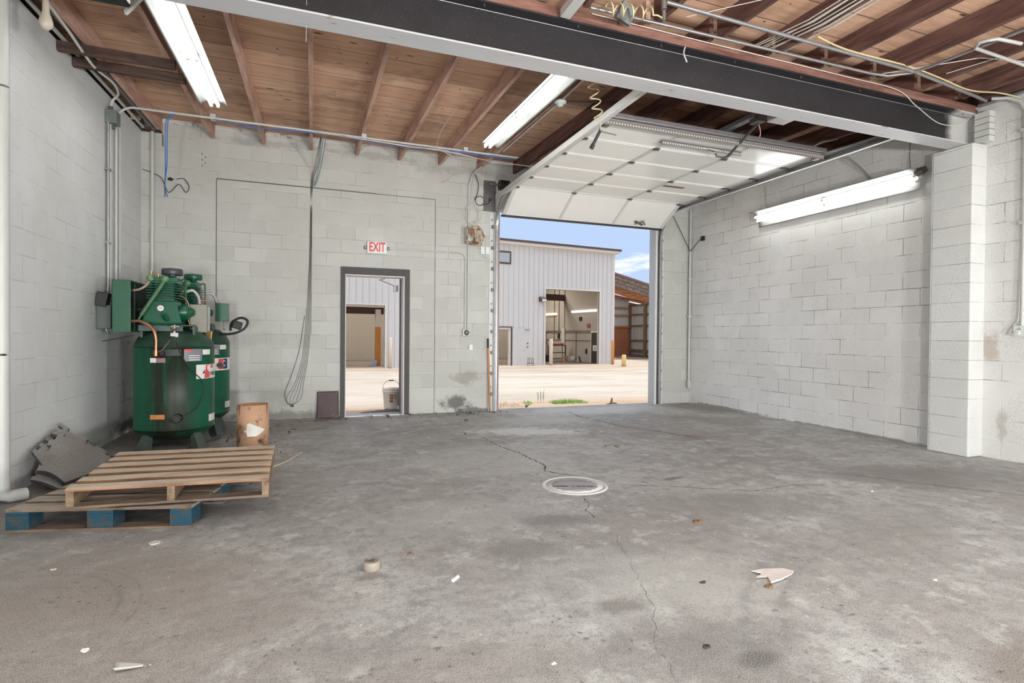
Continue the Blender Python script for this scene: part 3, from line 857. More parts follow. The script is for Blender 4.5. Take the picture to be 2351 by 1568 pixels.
def door_panel(p0, p1, name='section'):
    """section between (y,z) p0 and p1 with rolled edges, three bays and stiles"""
    v = Vector((0, p1[0] - p0[0], p1[1] - p0[1])); L = v.length; v.normalize(); nrm = Vector((0, -v.z, v.y))
    if nrm.z > 0:
        nrm = -nrm
    t = 0.04; q = MB(); o0 = Vector((0, p0[0], p0[1]))
    for a, b in zip(PXS, PXS[1:]):
        q.add([(a, *(o0)[1:]), (b, *(o0)[1:]), (b, *(o0 + v * L)[1:]), (a, *(o0 + v * L)[1:])], [(0, 1, 2, 3)])
    skin = q.box
    e = 0.012
    q = MB()
    # skin
    P = lambda x_, s_, d_: Vector((x_, 0, 0)) + o0 + v * s_ + nrm * d_
    q.hexa([P(GX0, e, 0), P(GX1, e, 0), P(GX1, L - e, 0), P(GX0, L - e, 0), P(GX0, e, -t), P(GX1, e, -t), P(GX1, L - e, -t), P(GX0, L - e, -t)])
    # rolled lips at both long edges
    for s0 in (e, L - e - 0.014):
        q.hexa([P(GX0, s0, 0.008), P(GX1, s0, 0.008), P(GX1, s0 + 0.014, 0.008), P(GX0, s0 + 0.014, 0.008), P(GX0, s0, 0), P(GX1, s0, 0), P(GX1, s0 + .014, 0), P(GX0, s0 + .014, 0)])
    ob = q.build(name, m_dsteel, d2, bevel=0.002)
    for x_ in (PXS[1], PXS[2]):
        q = MB(); q.hexa([P(x_ - .022, e, .010), P(x_ + .022, e, .010), P(x_ + .022, L - e, .010), P(x_ - .022, L - e, .010), P(x_ - .022, e, 0), P(x_ + .022, e, 0), P(x_ + .022, L - e, 0), P(x_ - .022, L - e, 0)])
        q.build('stile', m_whited, ob)
    for x_ in (GX0 + 0.03, GX1 - 0.03):
        q = MB(); q.hexa([P(x_ - .03, e, .008), P(x_ + .03, e, .008), P(x_ + .03, L - e, .008), P(x_ - .03, L - e, .008), P(x_ - .03, e, 0), P(x_ + .03, e, 0), P(x_ + .03, L - e, 0), P(x_ - .03, L - e, 0)])
        q.build('stile', m_whited, ob)
    return ob


for a, b in zip(SEC, SEC[1:]):
    door_panel((a, DZp), (b, DZp))
bot = door_panel((SEC[-1] + 0.01, DZp), (8.30, 3.175))
q = MB(); q.bar((GX0, 8.305, 3.165), (GX1, 8.305, 3.165), 0.05, 0.03); q.build('bottom_seal', m_blkr, bot)
q = MB(); q.tube([(GX0 + .02, 8.285, 3.19), (GX1 - .02, 8.285, 3.19)], 0.012, 8); q.build('bottom_rail', m_whited, bot)
for yy in SEC[1:]:
    for i, x_ in enumerate((GX0 + .05, PXS[1], PXS[2], GX1 - .05)):
        q = MB(); q.box(x_ - .038, x_ + .038, yy - .032, yy - .008, DZp - .016, DZp - .008); q.box(x_ - .038, x_ + .038, yy + .008, yy + .032, DZp - .016, DZp - .008)
        q.cyl((x_ - .03, yy, DZp - .022), (x_ + .03, yy, DZp - .022), 0.010, n=8)
        if i in (0, 3):
            sx = -1 if i == 0 else 1
            q.cyl((x_, yy, DZp - .026), (x_ + sx * .09, yy, DZp - .026), 0.006, n=8); q.cyl((x_ + sx * .075, yy, DZp - .026), (x_ + sx * .098, yy, DZp - .026), 0.022, n=12)
        q.build('hinge', m_galvd, d2)
q = MB()  # corner roller bracket of the top edge
for x_, sx in ((GX0 + .04, -1), (GX1 - .04, 1)):
    q = MB(); q.box(x_ - .03, x_ + .03, SEC[0], SEC[0] + .09, DZp - .05, DZp - .01); q.cyl((x_, SEC[0] + .04, DZp - .03), (x_ + sx * .1, SEC[0] + .04, DZp - .03), 0.014, n=10)
    q.build('top_bracket', m_galvd, d2)


def perf_mat(name, ax):
    m, g, b = newmat(name); co = g.coord(); x_, y_, z_ = g.sep(co)
    f = g.m('SUBTRACT', g.m('FRACT', g.m('DIVIDE', x_, 0.034)), 0.5)
    r_ = g.m('ADD', g.m('POWER', g.m('MULTIPLY', f, 0.034), 2.0), g.m('POWER', g.m('SUBTRACT', z_, ax), 2.0))
    k = g.m('LESS_THAN', r_, 0.0085 ** 2)
    g.put(b.inputs['Base Color'], g.mix(k, lin((140, 134, 130)), lin((228, 222, 210))))
    b.inputs['Roughness'].default_value = 0.5; b.inputs['Metallic'].default_value = 0.3
    return m


# perforated stiffening strut along the top edge and the short operator strut
q = MB(); q.box(GX0 - .02, GX1 - 0.0, SEC[0] - .03, SEC[0] - .026, DZp - .065, DZp - .005); q.box(GX0 - .02, GX1, SEC[0] - .03, SEC[0] + .05, DZp - .008, DZp - .004)
q.build('strut', perf_mat('perforated_strut', -0.037), d2)
q = MB(); q.bar((GX0 + .02, SEC[0] - .05, DZp + .03), (GX1, SEC[0] - .05, DZp + .03), 0.05, 0.05); q.build('top_channel', m_galv, d2, bevel=.004)
q = MB(); q.box(3.76, 4.90, 5.28, 5.284, DZp - .058, DZp - .012); q.box(3.76, 4.90, 5.28, 5.36, DZp - .016, DZp - .012)
q.build('strut', perf_mat('perforated_strut_short', -0.037), d2)
# tracks: vertical, bend, horizontal
for nm, x_, sx in (('l', GX0 - .06, -1), ('r', GX1 + .06, 1)):
    path = [(x_, D - .05, 0.0), (x_, D - .05, 2.95)] + arc((x_, D - .05 - .50, 2.95), 0, PI / 2, .50, (0, 1, 0), (0, 0, 1), 10)[1:] + [(x_, 3.99, DZp - .045 + 0.0)]
    path = [Vector(p) for p in path]; path[-1].z = 3.47
    q = MB()
    for off in (-0.022, 0.022):
        n_ = len(path); vs = []
        for i, p in enumerate(path):
            t = (path[min(i + 1, n_ - 1)] - path[max(i - 1, 0)]).normalized(); nn = Vector((0, -t.z, t.y))
            c = p + nn * off
            vs += [c + Vector((-.012, 0, 0)), c + Vector((.03 * 1, 0, 0)) if sx < 0 else c + Vector((.012, 0, 0)), ]
            if sx > 0:
                vs[-2] = c + Vector((-.03, 0, 0))
        q.add(vs, [(2 * i, 2 * i + 1, 2 * i + 3, 2 * i + 2) for i in range(n_ - 1)])
        q.tube([p + Vector((0, -(path[min(i + 1, n_ - 1)] - path[max(i - 1, 0)]).normalized().z * off, (path[min(i + 1, n_ - 1)] - path[max(i - 1, 0)]).normalized().y * off)) for i, p in enumerate(path)], 0.006, 6)
    wv = []
    for i, p in enumerate(path):
        t = (path[min(i + 1, len(path) - 1)] - path[max(i - 1, 0)]).normalized(); nn = Vector((0, -t.z, t.y))
        wv += [p + nn * -.022 + Vector((sx * .012, 0, 0)), p + nn * .022 + Vector((sx * .012, 0, 0))]
    q.add(wv, [(2 * i, 2 * i + 1, 2 * i + 3, 2 * i + 2) for i in range(len(path) - 1)])
    tr = q.build('track', m_galv, d2)
    # angle iron stiffener above the horizontal run and wall angle beside the upright
    xo = x_ + sx * 0.03
    q = MB(); q.box(min(xo, xo + sx * .004), max(xo, xo + sx * .004), 3.99, D - .1, DZp - .07, DZp + .0); q.box(min(xo, xo - sx * .045), max(xo, xo - sx * .045), 3.99, D - .1, DZp - .074, DZp - .070)
    q.build('track_angle', m_whited, d2)
    xa = GX0 - .155 if sx < 0 else GX1 + .085
    q = MB(); q.box(xa, xa + .075, D - .012, D, 0.0, 3.22); q.box(xa + (.068 if sx < 0 else 0), xa + (.075 if sx < 0 else .006), D - .07, D, 0, 3.22)
    q.build('wall_angle', m_whited, d2)
    q = MB()
    for k in range(9):
        zc = 0.25 + k * .34
        q.box(min(x_ + sx * .012, xa + .03), max(x_ + sx * .012, xa + .03), D - .055, D - .012, zc, zc + .05)
        q.cyl((xa + .035, D - .03, zc + .14), (xa + .035, D - .012, zc + .14), 0.012, n=8)
    q.build('track_bracket', m_galvd, d2)
# jamb liners (steel edge trims of the opening)
q = MB(); q.box(GX1 - .004, GX1, D - .02, D + TW, 0, GZ); q.build('jamb_liner', M('jamb_grey', (176, 180, 184), 0.5, var=.05, scale=3), d2)
q = MB(); q.box(GX1 - .012, GX1 + .012, D - .03, D - .0, 0, GZ - .1); q.build('jamb_edge', m_white, d2)
q = MB(); q.box(GX0 - .012, GX0 + .012, D - .03, D, 0, GZ - .1); q.build('jamb_edge', M('brown_edge', (150, 130, 124), .5), d2)
# torsion spring stack at the head plate
q = MB(); q.box(GX0 - .26, GX0 - .06, D - .02, D, 3.25, 3.74); q.build('bearing_plate', m_galvd, d2)
q = MB()
for k in range(5):
    q.tube(arc((GX0 - .02 + k * .035, D - .12, 3.66), 0, 2 * PI, .075, (0, 1, 0), (0, 0, 1), 14)[:-1], 0.012, 6, closed=True)
q.build('cable_drum', m_blk, d2)
q = MB(); q.cyl((GX0 - .2, D - .12, 3.66), (GX1 + .2, D - .12, 3.66), 0.016, n=10); q.build('torsion_shaft', m_galvd, d2)
q = MB(); q.tube([(GX0 + .2 + t * .0125, D - .12 + .04 * math.cos(t * 1.2), 3.66 + .04 * math.sin(t * 1.2)) for t in range(180)], 0.006, 5); q.build('torsion_spring', m_blk, d2)
# door lock slot / broken insulation on the fourth section
q = MB(); q.box(4.90, 5.30, 6.86, 6.93, DZp - .004, DZp + .002); q.build('torn_slot', M('torn_backing', (120, 104, 84), .9, var=.4, scale=20, dirt=(44, 38, 34)), d2)
q = MB(); q.obox((GX1 - .55, 8.2, 3.22), (.2, .03, .02), (0, 0.2, 0.3)); q.tube([(GX1 - .62, 8.22, 3.2), (GX1 - .5, 8.12, 3.24), (GX1 - .42, 8.2, 3.2)], .012, 6); q.build('lift_handle', m_galvd, bot)

# opener: rail, trolley arm, motor box
op = E('door_opener', (4.36, 4.9, 3.6), 'overhead door opener rail with bent arm and pull cord above the raised door', 'door opener')
q = MB(); q.box(4.42, 4.50, 4.62, D - .15, 3.60, 3.65); q.build('rail', m_galv, op)
q = MB(); q.box(4.62, 4.86, 4.18, 4.62, 3.57, 3.70); q.build('motor_housing', m_white, op, bevel=.008)
q = MB(); q.box(4.46, 4.56, 4.56, 4.70, 3.55, 3.62); q.build('trolley', m_galvd, op, bevel=.004)
q = MB(); q.bar((4.52, 4.63, 3.56), (4.66, 5.24, 3.40), 0.03, 0.012, (1, 0, 0)); q.tube([(4.66, 5.24, 3.40), (4.64, 5.29, 3.395), (4.56, 5.32, 3.41), (4.52, 5.30, 3.46)], 0.013, 6); q.build('arm', m_galvd, op)
q = MB(); q.box(4.32, 4.56, 5.27, 5.36, 3.462, 3.47); q.bar((4.36, 5.3, 3.468), (4.52, 5.30, 3.44), .04, .008); q.build('arm_bracket', m_whited, op)
q = MB(); q.tube(spline([(4.53, 4.64, 3.56), (4.54, 4.62, 3.46), (4.53, 4.62, 3.40)], 4), 0.006, 6); q.build('pull_cord', M('red_white_cord', (206, 150, 150), .6, var=.3, scale=60), op)

# ------------------------------------------------------------------ personnel door (door_1)
d1 = E('door_1', (0.9, D, 0), 'open personnel doorway with grey speckled steel frame under the exit sign', 'doorway'); d1['kind'] = 'structure'
q = MB(); yf = D - .03
q.box(.40, .462, yf, D + TW, 0, 2.235); q.box(1.335, 1.415, yf, D + TW, 0, 2.235); q.box(.462, 1.335, yf, D + TW, 2.125, 2.235)
q.build('frame', m_door_grey, d1, bevel=.003)
q = MB(); q.box(.462, .474, yf - .004, D + TW, 0, 2.125); q.box(1.318, 1.335, yf - .004, D + TW, 0, 2.125); q.box(.474, 1.318, yf - .004, D + TW, 2.108, 2.125)
q.build('stop_strip', M('worn_strip', (200, 192, 188), .5, var=.15), d1)
q = MB(); q.box(.44, 1.39, yf, D + TW + .02, -.005, .012); q.build('threshold', m_galv, d1)
lf = Vector((1.290, D + TW, 0)); ld = (Vector((1.415, 9.48, 0)) - lf).normalized(); ln = Vector((ld.y, -ld.x, 0))
q = MB(); q.hexa([lf, lf + ld * .84, lf + ld * .84 + ln * .045, lf + ln * .045] + [p + Vector((0, 0, 2.09)) for p in (lf, lf + ld * .84, lf + ld * .84 + ln * .045, lf + ln * .045)])
q.v = [p + Vector((0, 0, .02)) for p in q.v]
leaf = q.build('leaf', m_door_leaf, d1, bevel=.002)
q = MB(); q.tube([(1.05, D + .08, 2.09), (.98, D + .22, 2.085), (1.28, D + .55, 2.02)], .008, 6); q.box(1.25, 1.31, D + .46, D + .62, 1.93, 2.03); q.build('closer', m_galv, d1)

# ------------------------------------------------------------------ exit sign, outlets, conduits on the back wall
es = E('exit_sign', (.915, D, 2.46), 'white EXIT sign with red letters and two small lamps above the doorway', 'exit sign')
q = MB(); q.box(.77, 1.065, D - .045, D, 2.45, 2.635); q.build('housing', m_sign, es, bevel=.012)
vs, fs = text_geo('EXIT', .19, .004)
q = MB(); q.add([(.918 + a * .62, D - .047, 2.543 + b * 1.02) for a, b, c in vs], fs); q.build('lettering', m_red, es, fix=False)
for x_ in (.745, 1.09):
    q = MB(); q.lathe([(0.0, 0), (.022, .004), (.026, .03), (.012, .05)], (x_, D - .03, 2.545), 14, (0, 1, -.3)); q.build('lamp_head', m_galv, es)
q = MB(); q.tube([(1.10, D - .02, 2.545), (2.20, D - .02, 2.545)] + arc((2.20, D - .02, 2.445), PI / 2, 0, .10, (1, 0, 0), (0, 0, 1), 8) + [(2.30, D - .02, 1.31)], .0115, 10)
for x_ in (1.62, 2.0):
    q.cyl((x_ - .02, D - .02, 2.545), (x_ + .02, D - .02, 2.545), .015, n=10)
tag(q.build('conduit', m_cond), 'painted conduit bending from the exit sign down to the wall outlet', 'conduit')
q = MB(); q.tube([(2.345, D - .02, 3.62), (2.345, D - .02, 1.31)], .0125, 10); q.tube([(2.345, D - .02, 3.62), (2.40, D - .05, 3.80), (2.47, D - .3, 3.86)], .0125, 10)
q.cyl((2.345, D - .02, 2.33), (2.345, D - .02, 2.37), .017, n=10)
tag(q.build('conduit', m_cond), 'straight painted conduit dropping past the bagged horn to the wall outlet', 'conduit')
ot = E('wall_outlet', (2.32, D, 1.22), 'painted round outlet box at the foot of the two conduits', 'outlet')
q = MB(); q.box(2.255, 2.385, D - .05, D, 1.215, 1.335); q.build('box', m_cond, ot, bevel=.015)
q = MB(); q.lathe([(0, .0), (.04, .002), (.045, .012)], (2.32, D - .065, 1.275), 16, (0, 1, 0)); q.cyl((2.32, D - .072, 1.275), (2.32, D - .064, 1.275), .012, n=8); q.build('receptacle', m_galvd, ot)
q = MB(); q.box(2.37, 2.43, D - .03, D, .99, 1.085); tag(q.build('switch_box', m_sign, bevel=.006), 'tiny white box on the block wall below the round outlet', 'box')
sx = E('door_control', (2.63, D, 2.5), 'pair of small cream control boxes with looped wires beside the door track', 'control box')
for x_ in (2.585, 2.665):
    q = MB(); q.box(x_ - .035, x_ + .035, D - .035, D, 2.545, 2.665); q.build('box', m_sign, sx, bevel=.004)
q = MB(); q.tube(spline([(2.58, D - .02, 2.55), (2.62, D - .03, 2.49), (2.70, D - .03, 2.47), (2.80, D - .02, 2.52)], 6), .004, 5); q.tube(spline([(2.65, D - .02, 2.55), (2.66, D - .04, 2.48), (2.74, D - .03, 2.46)], 6), .003, 5); q.build('wire', m_whitew, sx)
# horn wrapped in torn bag
hn = E('bagged_horn', (2.37, D, 2.66), 'wall horn wrapped in a torn tan paper bag on the conduit', 'horn')
q = MB(); rr = random.Random(5); grid = []
for i in range(9):
    a = i / 8; row = []
    for j in range(17):
        th = 2 * PI * j / 16; r_ = (.055 + .11 * a ** .7) * (1 + (.16 * math.sin(th * 5 + i) + .1 * rr.uniform(-1, 1)) * a) if j < 16 else None
        if j == 16:
            row.append(row[0]); continue
        sq = max(abs(math.cos(th)), abs(math.sin(th))); r_ = r_ / (sq ** .6)
        row.append((2.375 + r_ * .82 * math.cos(th) + .04 * a, D - .02 - .17 * (1 - a) * 0 - .16 * a ** .8, 2.80 + r_ * math.sin(th) * .95))
    grid.append(row)
q.sheet([r[:] for r in grid], 0, False)
q.build('bag', M('torn_paper_bag', (196, 184, 166), .85, var=.15, scale=20, dirt=(128, 84, 56), dirt_t=(.50, .62), dscale=9), hn, fix=False)
q = MB()
for k in range(9):
    a = rr.uniform(0, 6.28); q.add([(2.42, D - .07, 2.77), (2.42 + .13 * math.cos(a), D - .19, 2.79 + .13 * math.sin(a)), (2.42 + .11 * math.cos(a + .35), D - .17, 2.79 + .11 * math.sin(a + .35)), (2.43, D - .10, 2.74)], [(0, 1, 2, 3)])
q.build('torn_flap', M('brown_torn_paper', (140, 96, 66), .9, var=.5, scale=30), hn, fix=False)
q = MB(); q.box(2.30, 2.44, D - .03, D, 2.73, 2.90); q.build('back_box', m_cond, hn, bevel=.01)
# coiled wires
q = MB()
for k in range(5):
    q.tube([(2.40 + (.115 + .012 * math.sin(k * 2)) * math.cos(t * PI / 12) + .012 * k - .02, D - .03 - .004 * k, 3.17 + (.13 + .01 * k) * math.sin(t * PI / 12)) for t in range(24)], .0032, 5, closed=True)
q.tube(spline([(2.36, D - .02, 3.05), (2.25, D - .02, 2.98), (2.28, D - .02, 2.82), (2.34, D - .02, 2.78)], 6), .003, 5)
q.tube(spline([(2.47, D - .05, 3.9), (2.41, D - .04, 3.7), (2.40, D - .03, 3.45), (2.34, D - .02, 3.28)], 6), .003, 5)
tag(q.build('wire_coil', m_whitew), 'coil of white low-voltage wire hung on the conduit above the bagged horn', 'wire')
q = MB(); q.tube(spline([(2.44, D - .04, 3.82), (2.50, D - .04, 3.66), (2.49, D - .03, 3.52), (2.44, D - .03, 3.40)], 6), .005, 6)
q.tube([(2.53 + .075 * math.cos(t * PI / 10), D - .03, 3.40 + .075 * math.sin(t * PI / 10)) for t in range(20)], .005, 6, closed=True)
q.tube(spline([(2.58, D - .03, 3.34), (2.66, D - .03, 3.36), (2.70, D - .03, 3.42)], 5), .005, 6); q.cyl((2.705, D - .06, 3.43), (2.705, D, 3.43), .022, n=10)
tag(q.build('looped_cable', m_blkr), 'black looped cord with a plug beside the white wire coil', 'cable')
# long conduit along the joists by the back wall with cables
q = MB(); c1 = [(-2.09, 7.36, 1.3), (-2.09, 7.36, 3.62)] + arc((-1.91, 7.36, 3.62), PI, PI / 2, .18, (1, 0, 0), (0, 0, 1), 8)[1:] + [(2.75, 7.42, 3.815), (2.80, 7.42, 3.82)]
q.tube(c1, .0135, 10)
for x_ in (-1.12, 0.63, 2.0):
    q.box(x_ - .03, x_ + .03, 7.36, 7.44, 3.79, 3.85)
tag(q.build('conduit', m_cond), 'long pale conduit crossing under the joists in front of the back wall', 'conduit')
q = MB()
for k, (z0, sag) in enumerate(((3.79, .03), (3.785, .045))):
    q.tube(spline([(-1.12 + .1 * k, 7.38 - .01 * k, z0)] + [(-1.12 + .42 * i, 7.38 - .012 * k, z0 - sag * (.4 + .6 * math.sin(i * 1.3 + k))) for i in range(1, 8)] + [(2.75, 7.40, 3.78)], 5), .0042, 6)
for k in range(2):
    q.tube(spline([(-1.50 + .015 * k, 7.37, 3.80), (-1.60 + .02 * k, 7.38, 3.72), (-1.63 + .02 * k, 7.45, 3.50), (-1.66 + .015 * k, 7.6, 3.25), (-1.70, 7.75, 3.02), (-1.73 + .03 * k, 7.9, 2.93)], 6), .0055, 6)
tag(q.build('blue_cable', m_bluew), 'bright blue cable tied along the conduit and hanging by the corner pipe', 'cable')
q = MB(); q.tube(spline([(-1.70, 8.38, 3.28), (-1.62, 8.40, 3.30), (-1.56, 8.40, 3.20), (-1.60, 8.40, 3.12), (-1.68, 8.40, 3.22), (-1.80, 8.40, 3.10), (-1.88, 8.42, 3.28), (-1.98, 8.42, 3.34), (-2.10, 8.42, 3.38)], 6), .005, 6)
q.lathe([(0, -.02), (.03, -.01), (.034, .01), (0, .03)], (-1.78, 8.42, 3.28), 8)
tag(q.build('loose_wire', m_blkr), 'loose dark wire end tangled on the wall behind the corner pipe', 'wire')
q = MB()
for k in range(3):
    q.tube(spline([(-.2 + .3 * k, 7.36, 3.79), (.8 + .2 * k, 7.35, 3.77 - .01 * k), (1.7, 7.36, 3.75 + .01 * k), (2.45, 7.6, 3.78), (3.3, 7.7, 3.80 + .01 * k)], 6), .003, 5)
q.tube(spline([(1.52, 6.0, 3.79), (1.50, 6.6, 3.78), (1.53, 7.0, 3.78), (1.60, 7.3, 3.76), (1.85, 7.5, 3.74), (2.03, 7.9, 3.72), (1.92, 8.40, 3.62), (1.80, 8.44, 3.60)], 6), .004, 5)
tag(q.build('thin_wires', m_whitew), 'thin white wires straggling along the conduit and over a joist', 'wire')
q = MB(); rr = random.Random(9)
for k in range(5):
    dx = (k - 2) * .012
    q.tube(spline([(.10 + dx * .3, 7.5, 3.78), (.05 + dx, 8.2, 3.62), (-.01 + dx * .6, D - .015, 3.42), (-.02 + dx * .5, D - .015, 2.6), (-.03 + dx * .8, D - .015, 2.0), (-.05 + dx * 1.4, D - .015, 1.4), (-.09 + dx * 1.6, D - .015, .90), (-.16 + dx * 2.2, D - .02, .55), (-.24 + dx * 4, D - .02, .30), (-.27, D - .02, .20)], 5), .0024, 5)
q.tube(spline([(-.10, D - .015, 1.5), (-.17, D - .015, 1.0), (-.28, D - .015, .62), (-.36, D - .015, .38), (-.33, D - .015, .24), (-.26, D - .02, .19)], 6), .0035, 5)
q.cyl((-.28, D - .02, .19), (-.24, D - .02, .19), .012, n=8)
tag(q.build('hanging_wires', M('grey_dark_wire', (86, 84, 82), .6)), 'bundle of thin dark wires hanging down the wall to a knot near the floor', 'wire')
q = MB()
for k in range(2):
    q.tube(spline([(.13 + .03 * k, 7.45, 3.79), (.11 + .03 * k, 7.8, 3.70), (.06 + .02 * k, 8.3, 3.50), (.02 + .01 * k, D - .02, 3.38)], 6), .006, 6)
tag(q.build('teal_wires', M('teal_cable', (120, 150, 152), .5)), 'pale teal cables dropping from the conduit to the hanging wire bundle', 'cable')

# pipes in the far corners
q = MB(); q.tube([(-1.99, D - .035, 3.90), (-1.99, D - .035, 1.0), (-1.99, D - .035, .3)], .021, 12); tag(q.build('corner_pipe', m_cond), 'white vertical pipe on the back wall behind the compressors', 'pipe')
cp = E('corner_conduit', (XR - .03, 8.40, .3), 'white conduit standing in the corner beside the overhead door', 'conduit')
q = MB(); q.tube([(XR - .035, 8.40, 3.60), (XR - .035, 8.40, .32)], .02, 12); q.build('pipe', m_cond, cp)
q = MB(); q.box(XR - .06, XR - .005, 8.37, 8.43, .28, .42); q.box(XR - .07, XR - .0, 8.36, 8.44, 1.60, 1.64); q.box(XR - .07, XR, 8.36, 8.44, 2.3, 2.33); q.build('fitting', m_cond, cp, bevel=.006)
q = MB(); q.tube([(XR - .42, 8.40, 3.46), (XR - .05, 8.38, 2.83)], .006, 6); q.tube(spline([(XR - .04, 8.38, 2.83), (XR - .02, 8.2, 2.98), (XR - .02, 8.1, 3.02)], 5), .006, 6); q.box(XR - .04, XR - .0, 8.04, 8.10, 2.98, 3.06)
tag(q.build('sensor_wire', m_blkr), 'thin wire with black sensor where the corner conduit meets the wall', 'wire')

# left wall: conduits, junction box, disconnect switch
cg = [('steel', 7.115, 3.58, m_galv, .016), ('pale', 7.17, 3.58, m_cond, .016)]
for nm, y_, zt, mt, r_ in cg:
    q = MB(); q.tube([(XL + .03, y_, 1.30), (XL + .03, y_, zt)], r_, 10)
    for z_ in (2.2, 3.0):
        q.box(XL, XL + .05, y_ - .03, y_ + .03, z_, z_ + .02)
    tag(q.build('conduit', mt), '%s vertical conduit from the junction box down to the disconnect switch' % nm, 'conduit')
q = MB(); q.tube([(XL + .03, 7.50, 1.25), (XL + .03, 7.50, 3.75)], .01, 8); tag(q.build('conduit', m_cond), 'thin painted conduit on the block wall beside the corner', 'conduit')
jb = E('junction_box', (XL, 7.18, 3.52), 'small dark grey junction box on conduits under the roof', 'junction box')
q = MB(); q.box(XL, XL + .11, 7.10, 7.24, 3.52, 3.66); q.build('box', m_grey, jb, bevel=.004)
q = MB(); q.cyl((XL + .05, 7.13, 3.66), (XL + .05, 7.13, 3.70), .022, n=12); q.cyl((XL + .05, 7.20, 3.48), (XL + .05, 7.20, 3.52), .022, n=12); q.build('connector', m_galvd, jb)
q = MB(); q.tube(spline([(XL + .05, 7.14, 3.70), (XL + .06, 7.16, 3.78), (XL + .14, 7.05, 3.82), (XL + .19, 6.7, 3.80), (XL + .18, 6.2, 3.74), (XL + .22, 5.5, 3.73), (XL + .30, 4.85, 3.64)], 6), .012, 8)
tag(q.build('flexible_conduit', m_whitew), 'pale flexible conduit snaking from the junction box along the roof edge to the bulb', 'conduit')
ds = E('disconnect_switch', (XL, 7.0, 1.25), 'grey disconnect switch with black lever and torn black cover on the block wall', 'switch')
q = MB(); q.box(XL, XL + .13, 6.86, 7.10, 1.27, 1.52); q.build('enclosure', m_grey, ds, bevel=.008)
q = MB(); q.lathe([(0, 0), (.085, 0), (.085, .018), (0, .02)], (XL + .14, 7.12, 1.40), 24, (.3, 0, 0)); q.build('round_plate', M('light_grey_plate', (176, 180, 180), .45), ds)
q = MB(); q.obox((XL + .05, 6.90, 1.58), (.10, .16, .15), (0, .2, .1)); q.obox((XL + .12, 7.02, 1.60), (.10, .10, .07), (0, .2, .3)); q.build('lever_cover', m_blk, ds, bevel=.006)
q = MB(); q.tube([(XL + .06, 6.95, 1.27), (XL + .07, 6.95, 1.235), (XL + .08, 6.97, 1.225)], .014, 8); q.build('gland', m_galv, ds)
# tall downpipe by the camera
dp = E('downpipe', (-2.06, 4.87, .05), 'tall white square-jointed downpipe standing against the block wall', 'pipe')
for a, b in ((.10, 1.06), (1.075, 2.95), (2.965, 3.66)):
    q = MB(); q.tube([(-2.065, 4.87, a), (-2.065, 4.87, b)], .045, 20); q.build('pipe_section', m_cond, dp)
q = MB(); q.tube([(-2.065, 4.87, .10), (-2.06, 4.87, .07), (-2.03, 4.90, .048), (-1.96, 4.96, .046)], .044, 16); q.build('shoe', m_cond, dp)
q = MB(); q.box(XL + .002, -2.05, 4.845, 4.895, 1.05, 1.08); q.build('strap', m_galvd, dp)
q = MB(); q.box(XL - .0, XL + .012, 4.64, 4.80, 0, 3.7); tag(q.build('wall_batten', m_cond), 'narrow white strip on the block wall beside the downpipe', 'strip')

# right wall: outlet, surface pipe
ro = E('wall_outlet', (XR, 3.33, 1.24), 'white metal outlet box with plug hanging on the wall beside the pilaster', 'outlet')
q = MB(); q.box(XR - .06, XR, 3.18, 3.385, 1.27, 1.375); q.build('box', m_sign, ro, bevel=.005)
q = MB()
for a, b in ((3.335, 1.352), (3.325, 1.338), (3.345, 1.338)):
    q.cyl((XR - .064, a, b), (XR - .058, a, b), .0045, n=8)
q.build('socket_holes', m_blk, ro)
q = MB(); q.cyl((XR - .09, 3.34, 1.30), (XR - .06, 3.34, 1.30), .018, n=12); q.tube(spline([(XR - .08, 3.345, 1.30), (XR - .08, 3.40, 1.285), (XR - .05, 3.41, 1.32), (XR - .04, 3.375, 1.40), (XR - .045, 3.345, 1.50), (XR - .04, 3.335, 2.2)], 6), .006, 6); q.build('plug', m_whitew, ro)
q = MB(); q.tube([(XR - .04, 3.32, 1.37), (XR - .04, 3.325, 3.50)] + [(XR - .05, 3.36, 3.60), (XR - .09, 3.44, 3.665), (XR - .16, 3.55, 3.69)], .0165, 10)
q.box(XR - .06, XR - .001, 3.295, 3.355, 2.38, 2.41); q.box(XR - .06, XR - .001, 3.295, 3.355, 3.30, 3.33)
tag(q.build('conduit', m_cond), 'painted conduit rising from the outlet box beside the pilaster to the roof', 'conduit')

# conduits in the near bay
q = MB(); q.tube([(1.95, 3.66, 3.70), (4.85, 3.63, 3.70)] + [(5.05, 3.60, 3.695), (5.18, 3.48, 3.69), (5.22, 3.35, 3.69), (5.28, 2.6, 3.685)], .0125, 10); tag(q.build('conduit', m_galv), 'thin steel conduit along the beam that turns toward the camera', 'conduit')
q = MB(); q.tube([(2.44, 3.40, 3.70), (5.2, 3.46, 3.70), (6.2, 3.56, 3.69), (6.5, 3.60, 3.69)], .016, 10); q.cyl((2.42, 3.40, 3.64), (2.42, 3.40, 3.72), .02, n=10); q.cyl((2.42, 3.40, 3.56), (2.42, 3.40, 3.63), .013, n=10)
tag(q.build('air_pipe', m_galv), 'grey steel air pipe with a down-pointing hose coupling at its end', 'pipe')
q = MB(); q.tube(spline([(3.9, 3.37, 3.72), (4.3, 3.42, 3.71), (5.1, 3.44, 3.72), (5.6, 3.48, 3.715), (6.1, 3.52, 3.70), (6.45, 3.46, 3.705), (6.6, 3.36, 3.64)], 6), .008, 6); tag(q.build('tan_cable', m_tan), 'tan cable strapped along the steel air pipe to the outlet wall', 'cable')
q = MB()
